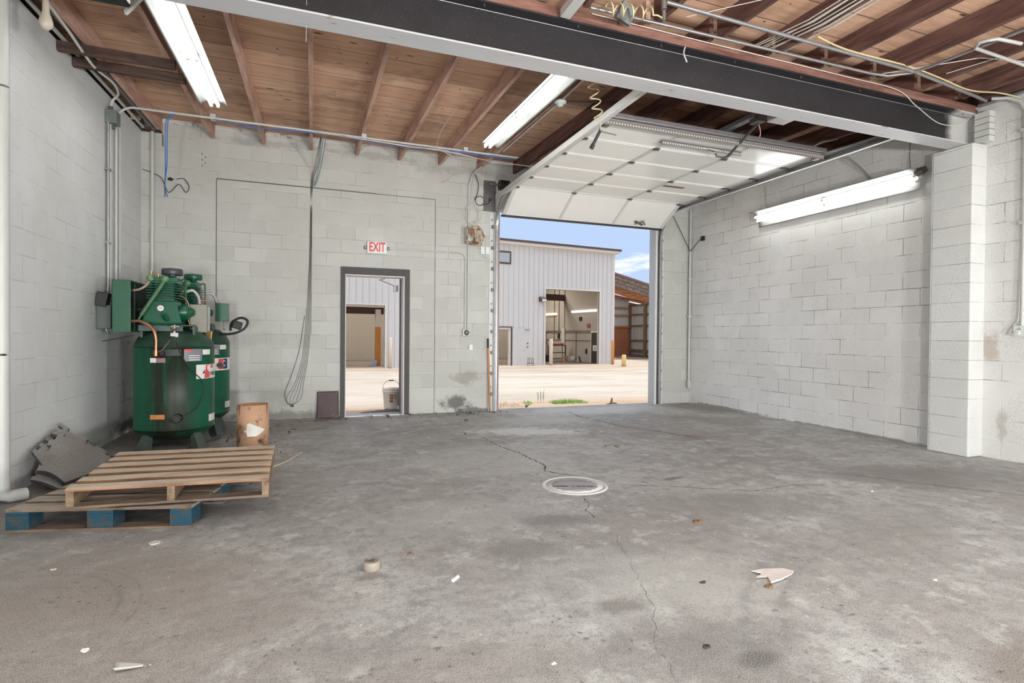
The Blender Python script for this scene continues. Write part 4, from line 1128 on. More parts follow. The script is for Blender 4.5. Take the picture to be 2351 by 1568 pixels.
for k in range(9):
    q.tube([(3.62 + k * .035, 2.2, 3.70 + .01 * (k % 3)), (3.60 + k * .035 + .03 * math.sin(k * 2.1), 3.2, 3.70), (3.58 + k * .04, 3.73, 3.76 + .008 * (k % 2))], .005, 5)
tag(q.build('cable_bundle', m_whitew), 'bundle of grey cables running between two joists over the beam', 'cable')
q = MB(); q.tube([(5.55, 3.40, 3.715), (5.75, 2.7, 3.71), (5.9, 2.2, 3.70)], .004, 5); tag(q.build('thin_wire', m_whitew), 'thin wire running with the dark joists by the outlet wall', 'wire')
q = MB(); q.tube([(5.0, 3.62, 3.715), (5.5, 3.1, 3.71), (6.3, 2.9, 3.70)], .004, 5); tag(q.build('thin_wire', m_whitew), 'pale wire crossing the dark joists slantwise toward the outlet wall', 'wire')
q = MB(); q.tube([(2.7, 3.5, 3.70), (3.2, 3.0, 3.70), (3.6, 2.6, 3.70)], .003, 5)
tag(q.build('thin_wire', m_whitew), 'thin wire by the joists above the air pipe', 'wire')
q = MB(); q.tube([(5.4, 2.75, 3.64), (5.15, 2.78, 3.645), (5.08, 2.86, 3.65), (5.15, 2.94, 3.65), (5.9, 2.98, 3.66)], .014, 8)
tag(q.build('conduit', m_cond), 'white conduit elbow under the near joists at the picture corner', 'conduit')
ha = E('junction_box', (2.2, 3.62, 3.64), 'grey square junction box behind the tan coiled air hose', 'junction box')
q = MB(); q.obox((2.24, 3.63, 3.70), (.13, .05, .13), (0.3, .35, 0)); q.build('box', m_grey, ha, bevel=.006)


def coil(p0, p1, r_, turns, w_=.007, ax=None):
    p0, p1 = Vector(p0), Vector(p1); t = (p1 - p0).normalized(); a = t.orthogonal().normalized(); b = t.cross(a); n_ = int(turns * 14)
    return [p0.lerp(p1, i / n_) + (a * math.cos(2 * PI * i / 14) + b * math.sin(2 * PI * i / 14)) * r_ for i in range(n_ + 1)]


q = MB(); pts = coil((2.0, 3.50, 3.615), (2.34, 3.44, 3.615), .042, 4.5); q.tube(pts + spline([pts[-1], (2.38, 3.42, 3.60), (2.42, 3.40, 3.57)], 4)[1:], .0065, 6)
tag(q.build('coiled_air_hose', m_tan), 'tan coiled air hose looped on the camera side of the beam', 'hose')
q = MB(); pts = coil((2.37, 4.42, 3.62), (2.52, 4.55, 3.30), .045, 4.2); q.tube(pts, .0065, 6); q.tube(spline([pts[-1], (2.58, 4.62, 3.27), (2.62, 4.68, 3.22)], 4), .0065, 6)
o = q.build('coiled_air_hose', m_tan); tag(o, 'tan coiled air hose dangling by the overhead door track', 'hose')
an = E('air_nozzle', (2.60, 4.72, 3.1), 'black air hose coupler with pin hanging at the door track', 'coupler')
q = MB(); q.cyl((2.62, 4.68, 3.24), (2.56, 4.72, 3.10), .016, n=10); q.cyl((2.56, 4.72, 3.10), (2.545, 4.73, 3.06), .022, n=10); q.build('body', m_blk, an)
q = MB(); q.cyl((2.62, 4.68, 3.22), (2.78, 4.66, 3.20), .006, n=8); q.build('pin', m_galvd, an)
# socket beside ceiling light
lh = E('lampholder', (2.52, 5.5, 3.72), 'round ceiling lampholder on conduit beside the twin-tube light', 'lampholder')
q = MB(); q.lathe([(0, 3.735), (.03, 3.735), (.035, 3.76), (.065, 3.765), (.065, 3.79), (0, 3.79)], (2.50, 5.35, -.03), 20); q.build('base', m_sign, lh)
q = MB(); q.tube([(2.46, 4.35, 3.725), (2.50, 5.35, 3.762), (2.53, 7.3, 3.838)], .012, 8); q.build('conduit', m_cond, lh)
q = MB(); q.tube([(2.54, 5.35, 3.765), (3.2, 5.1, 3.752)], .010, 8); q.build('cable', m_blk, lh)
# flexible cord above wall light
q = MB(); q.tube(spline([(6.15, 5.0, 3.72), (6.05, 5.15, 3.715), (6.10, 5.38, 3.69), (6.30, 5.4, 3.70), (6.5, 5.2, 3.62), (6.58, 5.05, 3.45), (6.60, 4.9, 3.25)], 7), .011, 8)
q.obox((6.28, 5.36, 3.70), (.14, .08, .035), (0, 0, .5))
tag(q.build('light_cord', M('grey_cord', (150, 146, 142), .5)), 'grey cord and small box feeding the long wall light from the joists', 'cord')

# thin wires on the beam
q = MB(); q.tube(spline([(2.0, BY0 - .01, 3.70), (3.0, BY0 - .01, 3.69), (4.6, BY0 - .01, 3.68), (5.35, BY0 - .01, 3.67), (5.62, BY0 - .02, 3.55), (5.95, BY0 - .03, 3.42), (6.3, BY0 - .02, 3.46), (6.5, BY0, 3.58)], 7), .004, 6)
tag(q.build('beam_wire', m_whitew), 'white wire lying along the nailer and drooping in a loop over the beam end', 'wire')
q = MB(); q.tube(spline([(2.86, BY0 - .01, 3.61), (2.84, BY0 - .02, 3.55), (2.88, BY0 - .01, 3.49)], 5), .006, 6); tag(q.build('strap_end', m_whited), 'short perforated strap end hanging on the beam face', 'strap')
q = MB(); q.tube([(-0.03, 3.70, 3.72), (-0.04, 3.74, 3.5), (-.045, 3.95, 3.2)], .0015, 5); tag(q.build('cobweb_string', m_whitew), 'single thin string hanging over the beam', 'string')

# ------------------------------------------------------------------ floor drain
dr = E('floor_drain', (2.04, 4.02, 0), 'round white-painted slotted floor drain cover in the concrete', 'drain')
q = MB(); q.lathe([(.215, 0.0), (.238, 0.0), (.240, .006), (.265, .008), (.272, .0)], (2.04, 4.02, 0), 48); q.build('rim', m_whited, dr)
m_dr, g, b = newmat('drain_grate')
co = g.coord(); x_, y_, z_ = g.sep(g.map(co, rot=(0, 0, .36)))
f = g.m('FRACT', g.m('DIVIDE', y_, .042)); sl = g.m('LESS_THAN', g.m('ABSOLUTE', g.m('SUBTRACT', f, .5)), .22)
rad = g.m('SQRT', g.m('ADD', g.m('MULTIPLY', x_, x_), g.m('MULTIPLY', y_, y_)))
sl = g.m('MULTIPLY', sl, g.m('LESS_THAN', rad, .19))
rn = g.m('LESS_THAN', g.m('ABSOLUTE', g.m('ADD', y_, .035)), .02)
rn = g.m('MULTIPLY', rn, g.m('MULTIPLY', g.m('LESS_THAN', rad, .19), g.step(g.noise(co, 25, 4), .35, .55)))
c = g.mix(sl, lin((204, 200, 200)), lin((34, 30, 30))); c = g.mix(rn, c, lin((112, 88, 80)))
g.put(b.inputs['Base Color'], c); b.inputs['Roughness'].default_value = .55
q = MB(); q.lathe([(0, .006), (.12, .0065), (.236, .005), (.236, .0)], (2.04, 4.02, 0), 48); q.build('grate', m_dr, dr)


# ------------------------------------------------------------------ air compressors
def tank_patch(t, C, R_, a0, a1, z0, z1, mat, name='label', off=.0012, n_=10):
    q = MB(); g0 = [[(C[0] + (R_ + off) * math.cos(a0 + (a1 - a0) * i / n_), C[1] + (R_ + off) * math.sin(a0 + (a1 - a0) * i / n_), z_) for i in range(n_ + 1)] for z_ in (z0, z1)]
    q.sheet(g0, 0, True); return q.build(name, mat, t, fix=False)


def tank_mat():
    m, g, b = newmat('tank_green'); co = g.coord(); x_, y_, z_ = g.sep(co)
    c = g.mix(g.noise(co, 3, 5, .6), lin((12, 70, 48)), lin((26, 98, 72)))
    drip = g.noise(g.map(co, sc=(11, 11, 1.3)), 1.0, 6, .7)
    k = g.step(drip, .33, .52)
    ax_ = g.m('ABSOLUTE', g.m('ADD', x_, -.02)); k = g.m('MULTIPLY', k, g.m('SUBTRACT', 1.0, g.step(ax_, .10, .30)))
    k = g.m('MULTIPLY', k, g.m('LESS_THAN', y_, 0.0))
    c = g.mix(g.m('MULTIPLY', k, .9), c, lin((40, 34, 28)))
    c = g.mix(g.m('MULTIPLY', g.step(z_, 1.07, 1.10), .7), c, lin((44, 62, 52)))
    sm_ = g.m('MINIMUM', g.m('ABSOLUTE', g.m('SUBTRACT', z_, 1.083)), g.m('ABSOLUTE', g.m('SUBTRACT', z_, .224)))
    c = g.mix(g.m('MULTIPLY', g.m('SUBTRACT', 1.0, g.step(sm_, .004, .010)), .75), c, lin((24, 30, 26)))
    c = g.mix(g.m('MULTIPLY', g.step(g.noise(g.map(co, loc=(3, 3, 3), sc=(6, 6, 1)), 1.4, 5, .7), .55, .72), .45), c, lin((64, 84, 40)))
    g.put(b.inputs['Base Color'], c); b.inputs['Roughness'].default_value = .34; b.inputs['Specular IOR Level'].default_value = .22
    return m


m_tank = tank_mat()
m_lab_w = M('label_white', (226, 222, 214), .4, var=.06)
m_lab_g = M('label_grey', (126, 122, 132), .4, var=.25, scale=60)
m_lab_k = M('label_black', (26, 30, 28), .5, var=.5, scale=70)
m_lab_r = M('label_red', (214, 70, 70), .4, var=.06)
m_lab_o = M('label_orange', (190, 124, 74), .6, var=.3, scale=30)
m_lab_n = M('label_navy', (40, 48, 96), .4, var=.06)


def mesh_mat():
    m, g, b = newmat('expanded_mesh'); co = g.coord(); x_, y_, z_ = g.sep(co)
    a = g.m('ABSOLUTE', g.m('SUBTRACT', g.m('FRACT', g.m('DIVIDE', g.m('ADD', y_, g.m('MULTIPLY', z_, 1.6)), .032)), .5))
    c = g.m('ABSOLUTE', g.m('SUBTRACT', g.m('FRACT', g.m('DIVIDE', g.m('SUBTRACT', y_, g.m('MULTIPLY', z_, 1.6)), .032)), .5))
    k = g.m('GREATER_THAN', g.m('MAXIMUM', a, c), .36)
    b.inputs['Base Color'].default_value = (*lin((70, 66, 64)), 1); b.inputs['Metallic'].default_value = .4; b.inputs['Roughness'].default_value = .5
    g.put(b.inputs['Alpha'], k)
    return m


m_mesh = mesh_mat()


def compressor(C, dz, filt, label, first=True):
    t = E('air_compressor', (C[0], C[1], 0), label, 'air compressor', 'green vertical air compressors')
    cx, cy = C; Rt = .376; ca = math.radians(-78.4)
    tk = MB(); prof = [(0.0, .075), (.12, .08), (.22, .10), (.31, .145), (.362, .19), (Rt, .212), (Rt + .004, .216), (Rt, .22), (Rt, 1.065), (Rt + .004, 1.069), (Rt, 1.073), (.368, 1.10), (.335, 1.165), (.26, 1.225), (.15, 1.262), (0, 1.275)]
    tk.lathe(prof, (cx, cy, dz), 64); tank = tk.build('tank', m_tank, t)
    for k in range(4):
        a = ca + math.radians(38 + 90 * k); ex = Vector((math.cos(a), math.sin(a), 0)); ey = Vector((-math.sin(a), math.cos(a), 0)); q = MB()
        c0 = Vector((cx, cy, .013 if first else 0)); q_ = 0
        q.hexa([c0 + ex * .30 - ey * .055, c0 + ex * .42 - ey * .055, c0 + ex * .42 + ey * .055, c0 + ex * .30 + ey * .055,
                c0 + ex * .27 - ey * .04 + Vector((0, 0, .19 + dz)), c0 + ex * .31 - ey * .04 + Vector((0, 0, .19 + dz)), c0 + ex * .31 + ey * .04 + Vector((0, 0, .19 + dz)), c0 + ex * .27 + ey * .04 + Vector((0, 0, .19 + dz))])
        q.build('leg', M('leg_grey_green', (76, 86, 80), .5, var=.2), t, bevel=.004)
    Z = lambda v: v + dz
    # platform
    q = MB(); q.box(cx - .28, cx + .20, cy - .24, cy + .34, Z(1.290), Z(1.302)); q.box(cx - .28, cx + .12, cy - .24, cy - .235, Z(1.235), Z(1.30)); q.box(cx - .27, cx - .25, cy - .2, cy + .3, Z(1.14), Z(1.29)); q.box(cx + .2, cx + .22, cy - .2, cy + .3, Z(1.14), Z(1.29))
    q.build('platform', M('platform_grey_green', (74, 92, 84), .5, var=.3, scale=14, dirt=(40, 40, 38)), t, bevel=.003)
    # crankcase (tapered casting), flange, cylinder block with fins, head
    px, py = cx - .085, cy - .06
    q = MB(); w0, w1, d0, d1_ = .185, .13, .13, .11
    q.hexa([(px - w0, py - d0, Z(1.305)), (px + w0, py - d0, Z(1.305)), (px + w0, py + d0, Z(1.305)), (px - w0, py + d0, Z(1.305)), (px - w1, py - d1_, Z(1.555)), (px + w1, py - d1_, Z(1.555)), (px + w1, py + d1_, Z(1.555)), (px - w1, py + d1_, Z(1.555))])
    q.box(px - .17, px + .19, py - .15, py + .15, Z(1.305), Z(1.325)); q.build('crankcase', m_green, t, bevel=.022)
    q = MB()
    for k in range(6):
        z_ = 1.575 + k * .027; q.box(px - .135, px + .16, py - .135, py + .135, Z(z_), Z(z_ + .010))
    q.box(px - .075, px + .10, py - .075, py + .075, Z(1.55), Z(1.75)); q.box(px - .125, px + .145, py - .125, py + .125, Z(1.735), Z(1.755)); q.build('cylinder_fins', m_green, t, bevel=.004)
    q = MB(); q.box(px - .11, px + .14, py - .11, py + .11, Z(1.755), Z(1.80)); q.cyl((px + .07, py, Z(1.79)), (px + .07, py, Z(1.83)), .05, .034)
    for a in (-.08, 0, .11):
        for b_ in (-.09, .09):
            q.cyl((px + a, py + b_, Z(1.80)), (px + a, py + b_, Z(1.815)), .010, n=6)
    q.build('head', m_green, t, bevel=.008)
    q = MB(); q.lathe([(0, Z(1.835)), (.095, Z(1.835)), (.100, Z(1.842)), (.100, Z(1.892)), (.094, Z(1.90)), (0, Z(1.902))], (px + .07, py, 0), 32); fo = q.build('air_filter', filt, t)
    q = MB(); q.cyl((px + .07, py, Z(1.90)), (px + .07, py, Z(1.915)), .012, n=8); q.cyl((px + .07, py, Z(1.815)), (px + .07, py, Z(1.84)), .028, n=16); q.build('wing_nut', m_galv, fo)
    # bearing cap on crank end, oil filler, sight tube
    q = MB(); q.lathe([(0, .07), (.028, .07), (.036, .06), (.062, .02), (.082, .012), (.086, 0), (.086, -.06)], (px + .215, py - .01, Z(1.44)), 28, (1, 0, 0)); q.build('bearing_cap', m_green, t)
    q = MB(); q.cyl((px + .05, py - .14, Z(1.36)), (px + .03, py - .19, Z(1.40)), .026, .024); q.cyl((px + .03, py - .19, Z(1.40)), (px + .025, py - .205, Z(1.412)), .017, n=8); q.build('oil_filler', m_green, t)
    q = MB(); q.tube(spline([(px + .14, py, Z(1.78)), (px + .19, py, Z(1.79)), (px + .20, py - .02, Z(1.72)), (px + .20, py - .02, Z(1.52))], 5), .008, 8); q.build('breather_pipe', m_green, t)
    # round flag sticker
    q = MB(); q.lathe([(0, 0), (.030, 0)], (px - .01, py - .125, Z(1.475)), 20, (0, -1, .08)); q.build('sticker', m_lab_w, t, fix=False)
    q = MB(); q.add([(px - .026, py - .127, Z(1.482)), (px + .006, py - .127, Z(1.482)), (px + .006, py - .1275, Z(1.468)), (px - .026, py - .1275, Z(1.468))], [(0, 1, 2, 3)]); q.build('sticker', M('flag_red_white', (206, 160, 168), .5, var=.4, scale=120), t, fix=False)
    # intercooler pipes
    q = MB(); q.cyl((px + .03, py - .13, Z(1.765)), (px - .175, py - .15, Z(1.40)), .024, n=6); q.cyl((px - .175, py - .15, Z(1.40)), (px - .20, py - .15, Z(1.35)), .013, n=8); q.build('intercooler_pipe', M('fin_pipe_green', (60, 96, 66), .4, var=.2), t)
    m_elb = M('dull_green_fitting', (96, 130, 90), .4); q = MB(); q.lathe([(.03, -.02), (.036, 0), (.03, .03), (.02, .04)], (px + .03, py - .13, Z(1.775)), 12, (.5, -.2, .8)); q.build('elbow', m_elb, t); q = MB(); q.lathe([(.03, -.02), (.034, 0), (.03, .03), (.02, .04)], (px - .10, py - .12, Z(1.78)), 12, (-.4, -.2, .8)); q.build('elbow', M('dull_green_fitting', (96, 130, 90), .4), t)
    q = MB(); q.tube(spline([(px - .11, py - .13, Z(1.75)), (px - .14, py - .14, Z(1.70)), (px - .20, py - .15, Z(1.66)), (px - .30, py - .16, Z(1.645)), (px - .36, py - .16, Z(1.645))], 6), .014, 10); q.build('head_tube', M('brown_tube', (150, 126, 116), .4, .4), t)
    for dx, h_ in ((-.105, .06), (-.04, .035)):
        q = MB(); q.cyl((px + dx, py - .08, Z(1.80)), (px + dx, py - .08, Z(1.80 + h_)), .012, n=8); q.cyl((px + dx, py - .08, Z(1.80 + h_ * .6)), (px + dx, py - .08, Z(1.80 + h_)), .016, n=6); q.build('safety_valve', m_brass, t)
    # belt guard: green end panel, frame, mesh and flywheel
    gx0, gx1, gy0, gy1, gz0, gz1 = cx - .485, cx - .325, cy - .31, cy + .50, Z(1.225), Z(1.745)
    q = MB(); q.box(gx0, gx1, gy0, gy0 + .006, gz0, gz1); q.box(gx0, gx0 + .006, gy0, gy1, gz0, gz1); q.box(gx0, gx1, gy0, gy1, gz1 - .006, gz1); q.box(gx0, gx1, gy1 - .006, gy1, gz0, gz1)
    bg_ = q.build('belt_guard', M('guard_green', (44, 92, 68), .4, var=.15, scale=9, dirt=(44, 62, 50), dirt_t=(.58, .72), dscale=12), t, bevel=.002)
    q = MB(); q.add([(gx1 + .002, gy0 + .03, gz0), (gx1 + .002, gy1, gz0), (gx1 + .002, gy1, gz1), (gx1 + .002, gy0 + .03, gz1)], [(0, 1, 2, 3)]); q.build('mesh_screen', m_mesh, bg_, fix=False)
    q = MB(); q.box(gx1 - .002, gx1 + .004, gy0 + .12, gy0 + .135, gz0, gz1); q.box(gx1 - .004, gx1 + .004, gy0, gy1, gz0, gz0 + .01); q.box(gx1 - .004, gx1 + .004, gy0, gy1, gz1 - .012, gz1); q.build('guard_frame', m_green, bg_)
    q = MB(); q.lathe([(.03, -.02), (.03, .02), (.17, .012), (.185, .03), (.20, .03), (.20, -.03), (.185, -.03), (.17, -.012), (.03, -.02)], (cx - .405, py, Z(1.46)), 40, (1, 0, 0)); q.lathe([(0, .02), (.05, .02), (.05, -.02)], (cx - .405, cy + .36, Z(1.42)), 20, (1, 0, 0))
    q.cyl((cx - .40, py, Z(1.46)), (px - .1, py, Z(1.46)), .022, n=12); q.build('flywheel', m_blk, t)
    # motor behind the pump, starter box, wiring
    q = MB(); q.lathe([(0, -.17), (.09, -.17), (.105, -.15), (.105, .15), (.09, .17), (0, .17)], (cx + .02, cy + .22, Z(1.42)), 28, (1, 0, 0)); q.build('motor', M('motor_dark', (58, 54, 52), .5, var=.2), t)
    q = MB(); q.box(cx + .14, cx + .305, cy - .02, cy + .20, Z(1.225), Z(1.53)); sb = q.build('starter_box', M('starter_grey', (138, 136, 124), .45, var=.25, scale=10), t, bevel=.006)
    q = MB(); q.add([(cx + .307, cy + .01, Z(1.245)), (cx + .307, cy + .17, Z(1.245)), (cx + .307, cy + .17, Z(1.51)), (cx + .307, cy + .01, Z(1.51))], [(0, 1, 2, 3)]); q.build('label', M('starter_label', (204, 204, 208), .5, var=.12, scale=40), sb, fix=False)
    q = MB(); q.tube(spline([(cx + .10, cy - .02, Z(1.66)), (cx + .17, cy - .02, Z(1.68)), (cx + .215, cy + .01, Z(1.62)), (cx + .225, cy + .04, Z(1.54))], 6), .016, 10); q.build('flex_conduit', M('ribbed_grey', (186, 178, 174), .4, .3), t)
    q = MB(); q.tube(spline([(px + .14, cy - .10, Z(1.62)), (cx + .12, cy - .10, Z(1.58)), (cx + .15, cy - .08, Z(1.48)), (cx + .14, cy - .08, Z(1.36)), (cx + .16, cy - .06, Z(1.27))], 6), .006, 8); q.build('copper_line', m_copper, t)
    # pressure switch, gauge, unloader
    q = MB(); q.box(cx + .02, cx + .09, cy - .31, cy - .26, Z(1.16), Z(1.22)); q.cyl((cx + .05, cy - .28, Z(1.22)), (cx + .05, cy - .28, Z(1.30)), .014, n=8); q.cyl((cx + .02, cy - .285, Z(1.285)), (cx + .10, cy - .285, Z(1.285)), .012, n=8); q.cyl((cx + .03, cy - .30, Z(1.10)), (cx + .03, cy - .30, Z(1.18)), .008, n=8); q.build('pressure_switch', m_galv, t, bevel=.002)
    q = MB(); q.cyl((cx + .05, cy - .285, Z(1.245)), (cx + .05, cy - .30, Z(1.262)), .016, n=10); q.build('valve', m_brass, t)
    # copper discharge pipe down to the tank
    a = ca - math.radians(24)
    q = MB(); bx, by = cx + (Rt + .03) * math.cos(a), cy + (Rt + .03) * math.sin(a)
    q.tube(spline([(gx1 - .02, gy0 + .05, Z(1.335)), (gx1 + .03, gy0 - .02, Z(1.335)), (cx - .22, cy - .37, Z(1.33)), (bx - .03, by, Z(1.26)), (bx, by, Z(1.16)), (bx, by, Z(1.03))], 8), .0145, 10)
    q.build('discharge_pipe', m_copper, t)
    q = MB(); q.cyl((bx, by, Z(.985)), (bx, by, Z(1.04)), .022, n=10); q.cyl((bx, by, Z(1.0)), (bx - .03 * math.cos(a) * 2, by - .05 * math.sin(a), Z(1.0)), .02, n=10); q.build('check_valve', m_copper, t)
    q = MB(); a2 = a + math.radians(8); q.cyl((cx + Rt * math.cos(a2), cy + Rt * math.sin(a2), Z(1.01)), (cx + (Rt + .035) * math.cos(a2), cy + (Rt + .035) * math.sin(a2), Z(1.01)), .022, n=12); q.build('plug', m_blk, t)
    # labels
    R_ = math.radians; T = lambda d: ca + R_(d)
    tank_patch(tank, (cx, cy), Rt, T(30), T(86), Z(.735), Z(.885), m_lab_w, 'banner')
    tank_patch(tank, (cx, cy), Rt, T(12), T(40), Z(.925), Z(1.05), m_lab_g, 'warning_label')
    tank_patch(tank, (cx, cy), Rt, T(12), T(24), Z(1.03), Z(1.05), m_lab_r, 'warning_label', .002)
    for k in range(3):
        tank_patch(tank, (cx, cy), Rt, T(19), T(36), Z(.935 + k * .022), Z(.943 + k * .022), m_lab_w, 'warning_label', .002)
    tank_patch(tank, (cx, cy), Rt, T(41), T(58), Z(.99), Z(1.045), m_lab_w, 'paper_label')
    tank_patch(tank, (cx, cy), Rt, T(-16), T(8), Z(.985), Z(1.05), m_lab_k, 'data_plate')
    tank_patch(tank, (cx, cy), Rt, T(-35), T(-26), Z(.915), Z(.962), m_lab_w, 'small_label')
    tank_patch(tank, (cx, cy), Rt, T(-26), T(-13), Z(.915), Z(.962), m_lab_g, 'small_label')
    tank_patch(tank, (cx, cy), Rt, T(-26), T(-13), Z(.952), Z(.962), m_lab_r, 'small_label', .002)
    tank_patch(tank, (cx, cy), Rt, T(-35), T(-14), Z(.338), Z(.385), m_lab_o, 'small_label')
    tank_patch(tank, (cx, cy), Rt, T(55), T(82), Z(.27), Z(.345), m_lab_w, 'small_label')
    for tri, mt in ((((44, .742), (56, .742), (56, .80), (50, .83), (50, .87), (57, .88), (48, .88), (46, .80)), m_lab_r), (((40, .79), (45, .79), (45, .83)), m_lab_n), (((60, .845), (66, .845), (66, .882), (60, .882)), m_lab_r)):
        if not first:
            continue
        q = MB(); q.add([(cx + (Rt + .006) * math.cos(T(a_)), cy + (Rt + .006) * math.sin(T(a_)), Z(z_)) for a_, z_ in tri], [tuple(range(len(tri)))]); q.build('logo_mark', mt, tank, fix=False)
    if not first:
        for a0_, a1_, mt in ((38, 50, m_lab_r), (50, 63, m_lab_n)):
            tank_patch(tank, (cx, cy), Rt, T(a0_), T(a1_), Z(.75), Z(.875), mt, 'logo_mark', .002)
    tx = 'rati' if first else 'C'
    vs, fs = text_geo(tx, .075 if first else .10, .002)
    a_c = 66 if first else 50
    q = MB(); q.add([(cx + (Rt + .0075) * math.cos(T(a_c) + a_ / Rt * (1 if first else .7)), cy + (Rt + .0075) * math.sin(T(a_c) + a_ / Rt * (1 if first else .7)), Z(.79 if first else .815) + b_) for a_, b_, c_ in vs], fs)
    q.build('lettering', m_lab_n if first else m_lab_w, tank, fix=False)
    # drain valve and cable
    a3 = ca + math.radians(3); vx, vy = cx + Rt * math.cos(a3), cy + Rt * math.sin(a3)
    q = MB(); q.cyl((vx, vy + .03, Z(.345)), (vx, vy - .045, Z(.345)), .052, .040, n=20); q.cyl((vx, vy - .03, Z(.345)), (vx, vy - .065, Z(.345)), .028, n=16); q.cyl((vx, vy - .05, Z(.335)), (vx - .065, vy - .05, Z(.335)), .014, n=10); q.build('drain_valve', m_blk, t, bevel=.003)
    if first:
        q = MB(); q.tube(spline([(cx + .05, cy - .30, Z(1.19)), (cx + .03 + .08, cy - .375, Z(1.05)), (cx + .20, cy - .36, Z(.86)), (cx + .30, cy - .27, Z(.72)), (cx + .315, cy - .25, Z(.58)), (cx + .26, cy - .31, Z(.43)), (cx + .15, cy - .39, Z(.36)), (vx + .03, vy - .03, Z(.345))], 8), .005, 8); q.build('control_cable', m_blkr, t)
        q = MB(); q.tube(spline([(cx + .05, cy - .30, Z(1.19)), (cx + .0, cy - .37, Z(1.10)), (cx - .04, cy - .385, Z(1.04)), (cx - .12, cy - .37, Z(1.01))], 6), .007, 8); q.build('control_cable', m_rustg, t)
        q = MB(); q.tube([(gx1 + .02, gy0 + .02, Z(1.19)), (cx - .56, cy - .32, Z(1.13))], .006, 6); q.build('oil_drain_rod', m_blkr, t)
    else:
        q = MB(); q.box(cx + .23, cx + .36, cy - .06, cy + .10, Z(1.335), Z(1.56)); q.build('switch_housing', m_green, t, bevel=.004)
        q = MB(); q.tube(spline([(cx + .20, cy - .1, Z(1.18)), (cx + .42, cy - .22, Z(1.18)), (cx + .56, cy - .22, Z(1.24)), (cx + .60, cy - .2, Z(1.34)), (cx + .52, cy - .16, Z(1.38)), (cx + .42, cy - .14, Z(1.32)), (cx + .40, cy - .12, Z(1.22))], 8), .015, 8); q.build('power_cord', m_blkr, t)
        q = MB(); q.obox((cx + .48, cy - .17, Z(1.29)), (.11, .07, .09), (.2, .3, .2)); q.build('plug', m_blk, t, bevel=.01)
        q = MB(); q.obox((cx + .20, cy - .36, Z(1.15)), (.07, .05, .13), (0, .1, 0)); q.build('water_trap', m_brass, t, bevel=.006)
        q = MB(); q.cyl((cx + .30, cy - .26, Z(.80)), (cx + .32, cy - .30, Z(.80)), .03, n=14); q.build('gauge', m_blk, t)
    return t


compressor((-1.387, 6.776), 0.013, M('filter_dark', (74, 70, 78), .35, .2, var=.08), 'green vertical air compressor with black filter cap and oil-streaked tank behind the pallets', True)
compressor((-1.349, 7.66), 0.045, m_green, 'second green air compressor with green filter cap, half hidden behind the streaked one', False)

# ------------------------------------------------------------------ cardboard tube, wall plate, broom handle
m_card = M('dirty_cardboard', (192, 152, 122), .8, var=.18, scale=5, dirt=(96, 66, 48), dirt_t=(.55, .70), dscale=6)
ct = E('cardboard_tube', (-.605, 6.60, 0), 'short wide cardboard tube standing on end beside the compressor', 'tube')
q = MB(); q.lathe([(.148, .0), (.162, .0), (.162, .455), (.148, .455), (.148, .0)], (-.605, 6.60, 0), 40); q.build('shell', m_card, ct)
q = MB(); a0 = math.radians(-86)
lo_, hi_ = [], []
for i in range(19):
    da = -.55 + 1.35 * i / 18; zt_ = .235 if da < -.35 else (.19 + (.27 - .19) * max(0, 1 - abs(da + .2) / 1.0))
    zb_ = .175 if da < -.38 else (.125 if da < .25 else .125 + (da - .25) * .11)
    if zt_ < zb_ + .004:
        zt_ = zb_ + .004
    if da < -.38:
        zt_ = .185
    lo_.append((-.605 + .1640 * math.cos(a0 + da), 6.60 + .1640 * math.sin(a0 + da), zb_)); hi_.append((-.605 + .1640 * math.cos(a0 + da), 6.60 + .1640 * math.sin(a0 + da), zt_))
q.sheet([lo_, hi_], 0, True)
q.build('torn_label', m_lab_w, ct, fix=False)
q = MB()
for da in (-.9, 1.0):
    q.add([(-.605 + .165 * math.cos(a0 + da + e), 6.60 + .165 * math.sin(a0 + da + e), z_) for e, z_ in ((-.04, .455), (.04, .455), (.02, .37), (-.02, .34))], [(0, 1, 2, 3)])
q.build('drip', m_plank, ct, fix=False)
wp = E('leaning_plate', (.22, 8.40, 0), 'brown rusty steel plate with bolt holes leaning beside the doorway', 'plate')
q = MB(); q.hexa([(.075, 8.36, .0), (.375, 8.36, 0), (.375, 8.385, 0), (.075, 8.385, 0), (.075, 8.425, .39), (.375, 8.425, .39), (.375, 8.45, .39), (.075, 8.45, .39)])
q.build('plate', M('rusted_plate', (72, 56, 56), .5, .3, var=.2, dirt=(110, 96, 94), dirt_t=(.56, .72), dscale=12, bump=.3), wp, bevel=.018)
q = MB()
for a in (.10, .35):
    for z_ in (.03, .36):
        yy = 8.36 + .065 * z_ / .39; q.cyl((a, yy + .002, z_), (a, yy - .004, z_), .010, n=8)
q.build('bolt_head', m_rustg, wp)
bh = E('broom_handle', (2.70, 8.38, 0), 'wooden pole with black grip leaning by the overhead door track', 'pole')
q = MB(); q.cyl((2.705, 8.36, .05), (2.69, 8.43, 1.03), .0155, n=12); q.build('shaft', M('orange_wood_pole', (190, 132, 84), .55, var=.25, scale=20, stretch=(1, 1, .2)), bh)
q = MB(); q.cyl((2.69, 8.43, 1.03), (2.688, 8.438, 1.18), .017, n=12); q.build('grip', m_blk, bh)
q = MB(); q.cyl((2.705, 8.355, 0.002), (2.705, 8.36, .05), .010, .014, n=8); q.build('ferrule', m_galvd, bh)


m_oldedge = wood('weathered_board_edge', (142, 124, 106), (92, 76, 64), 'x', knots=0.3)
m_sawn = wood('sawn_board_edge', (176, 140, 112), (122, 88, 66), 'x', knots=0.3)
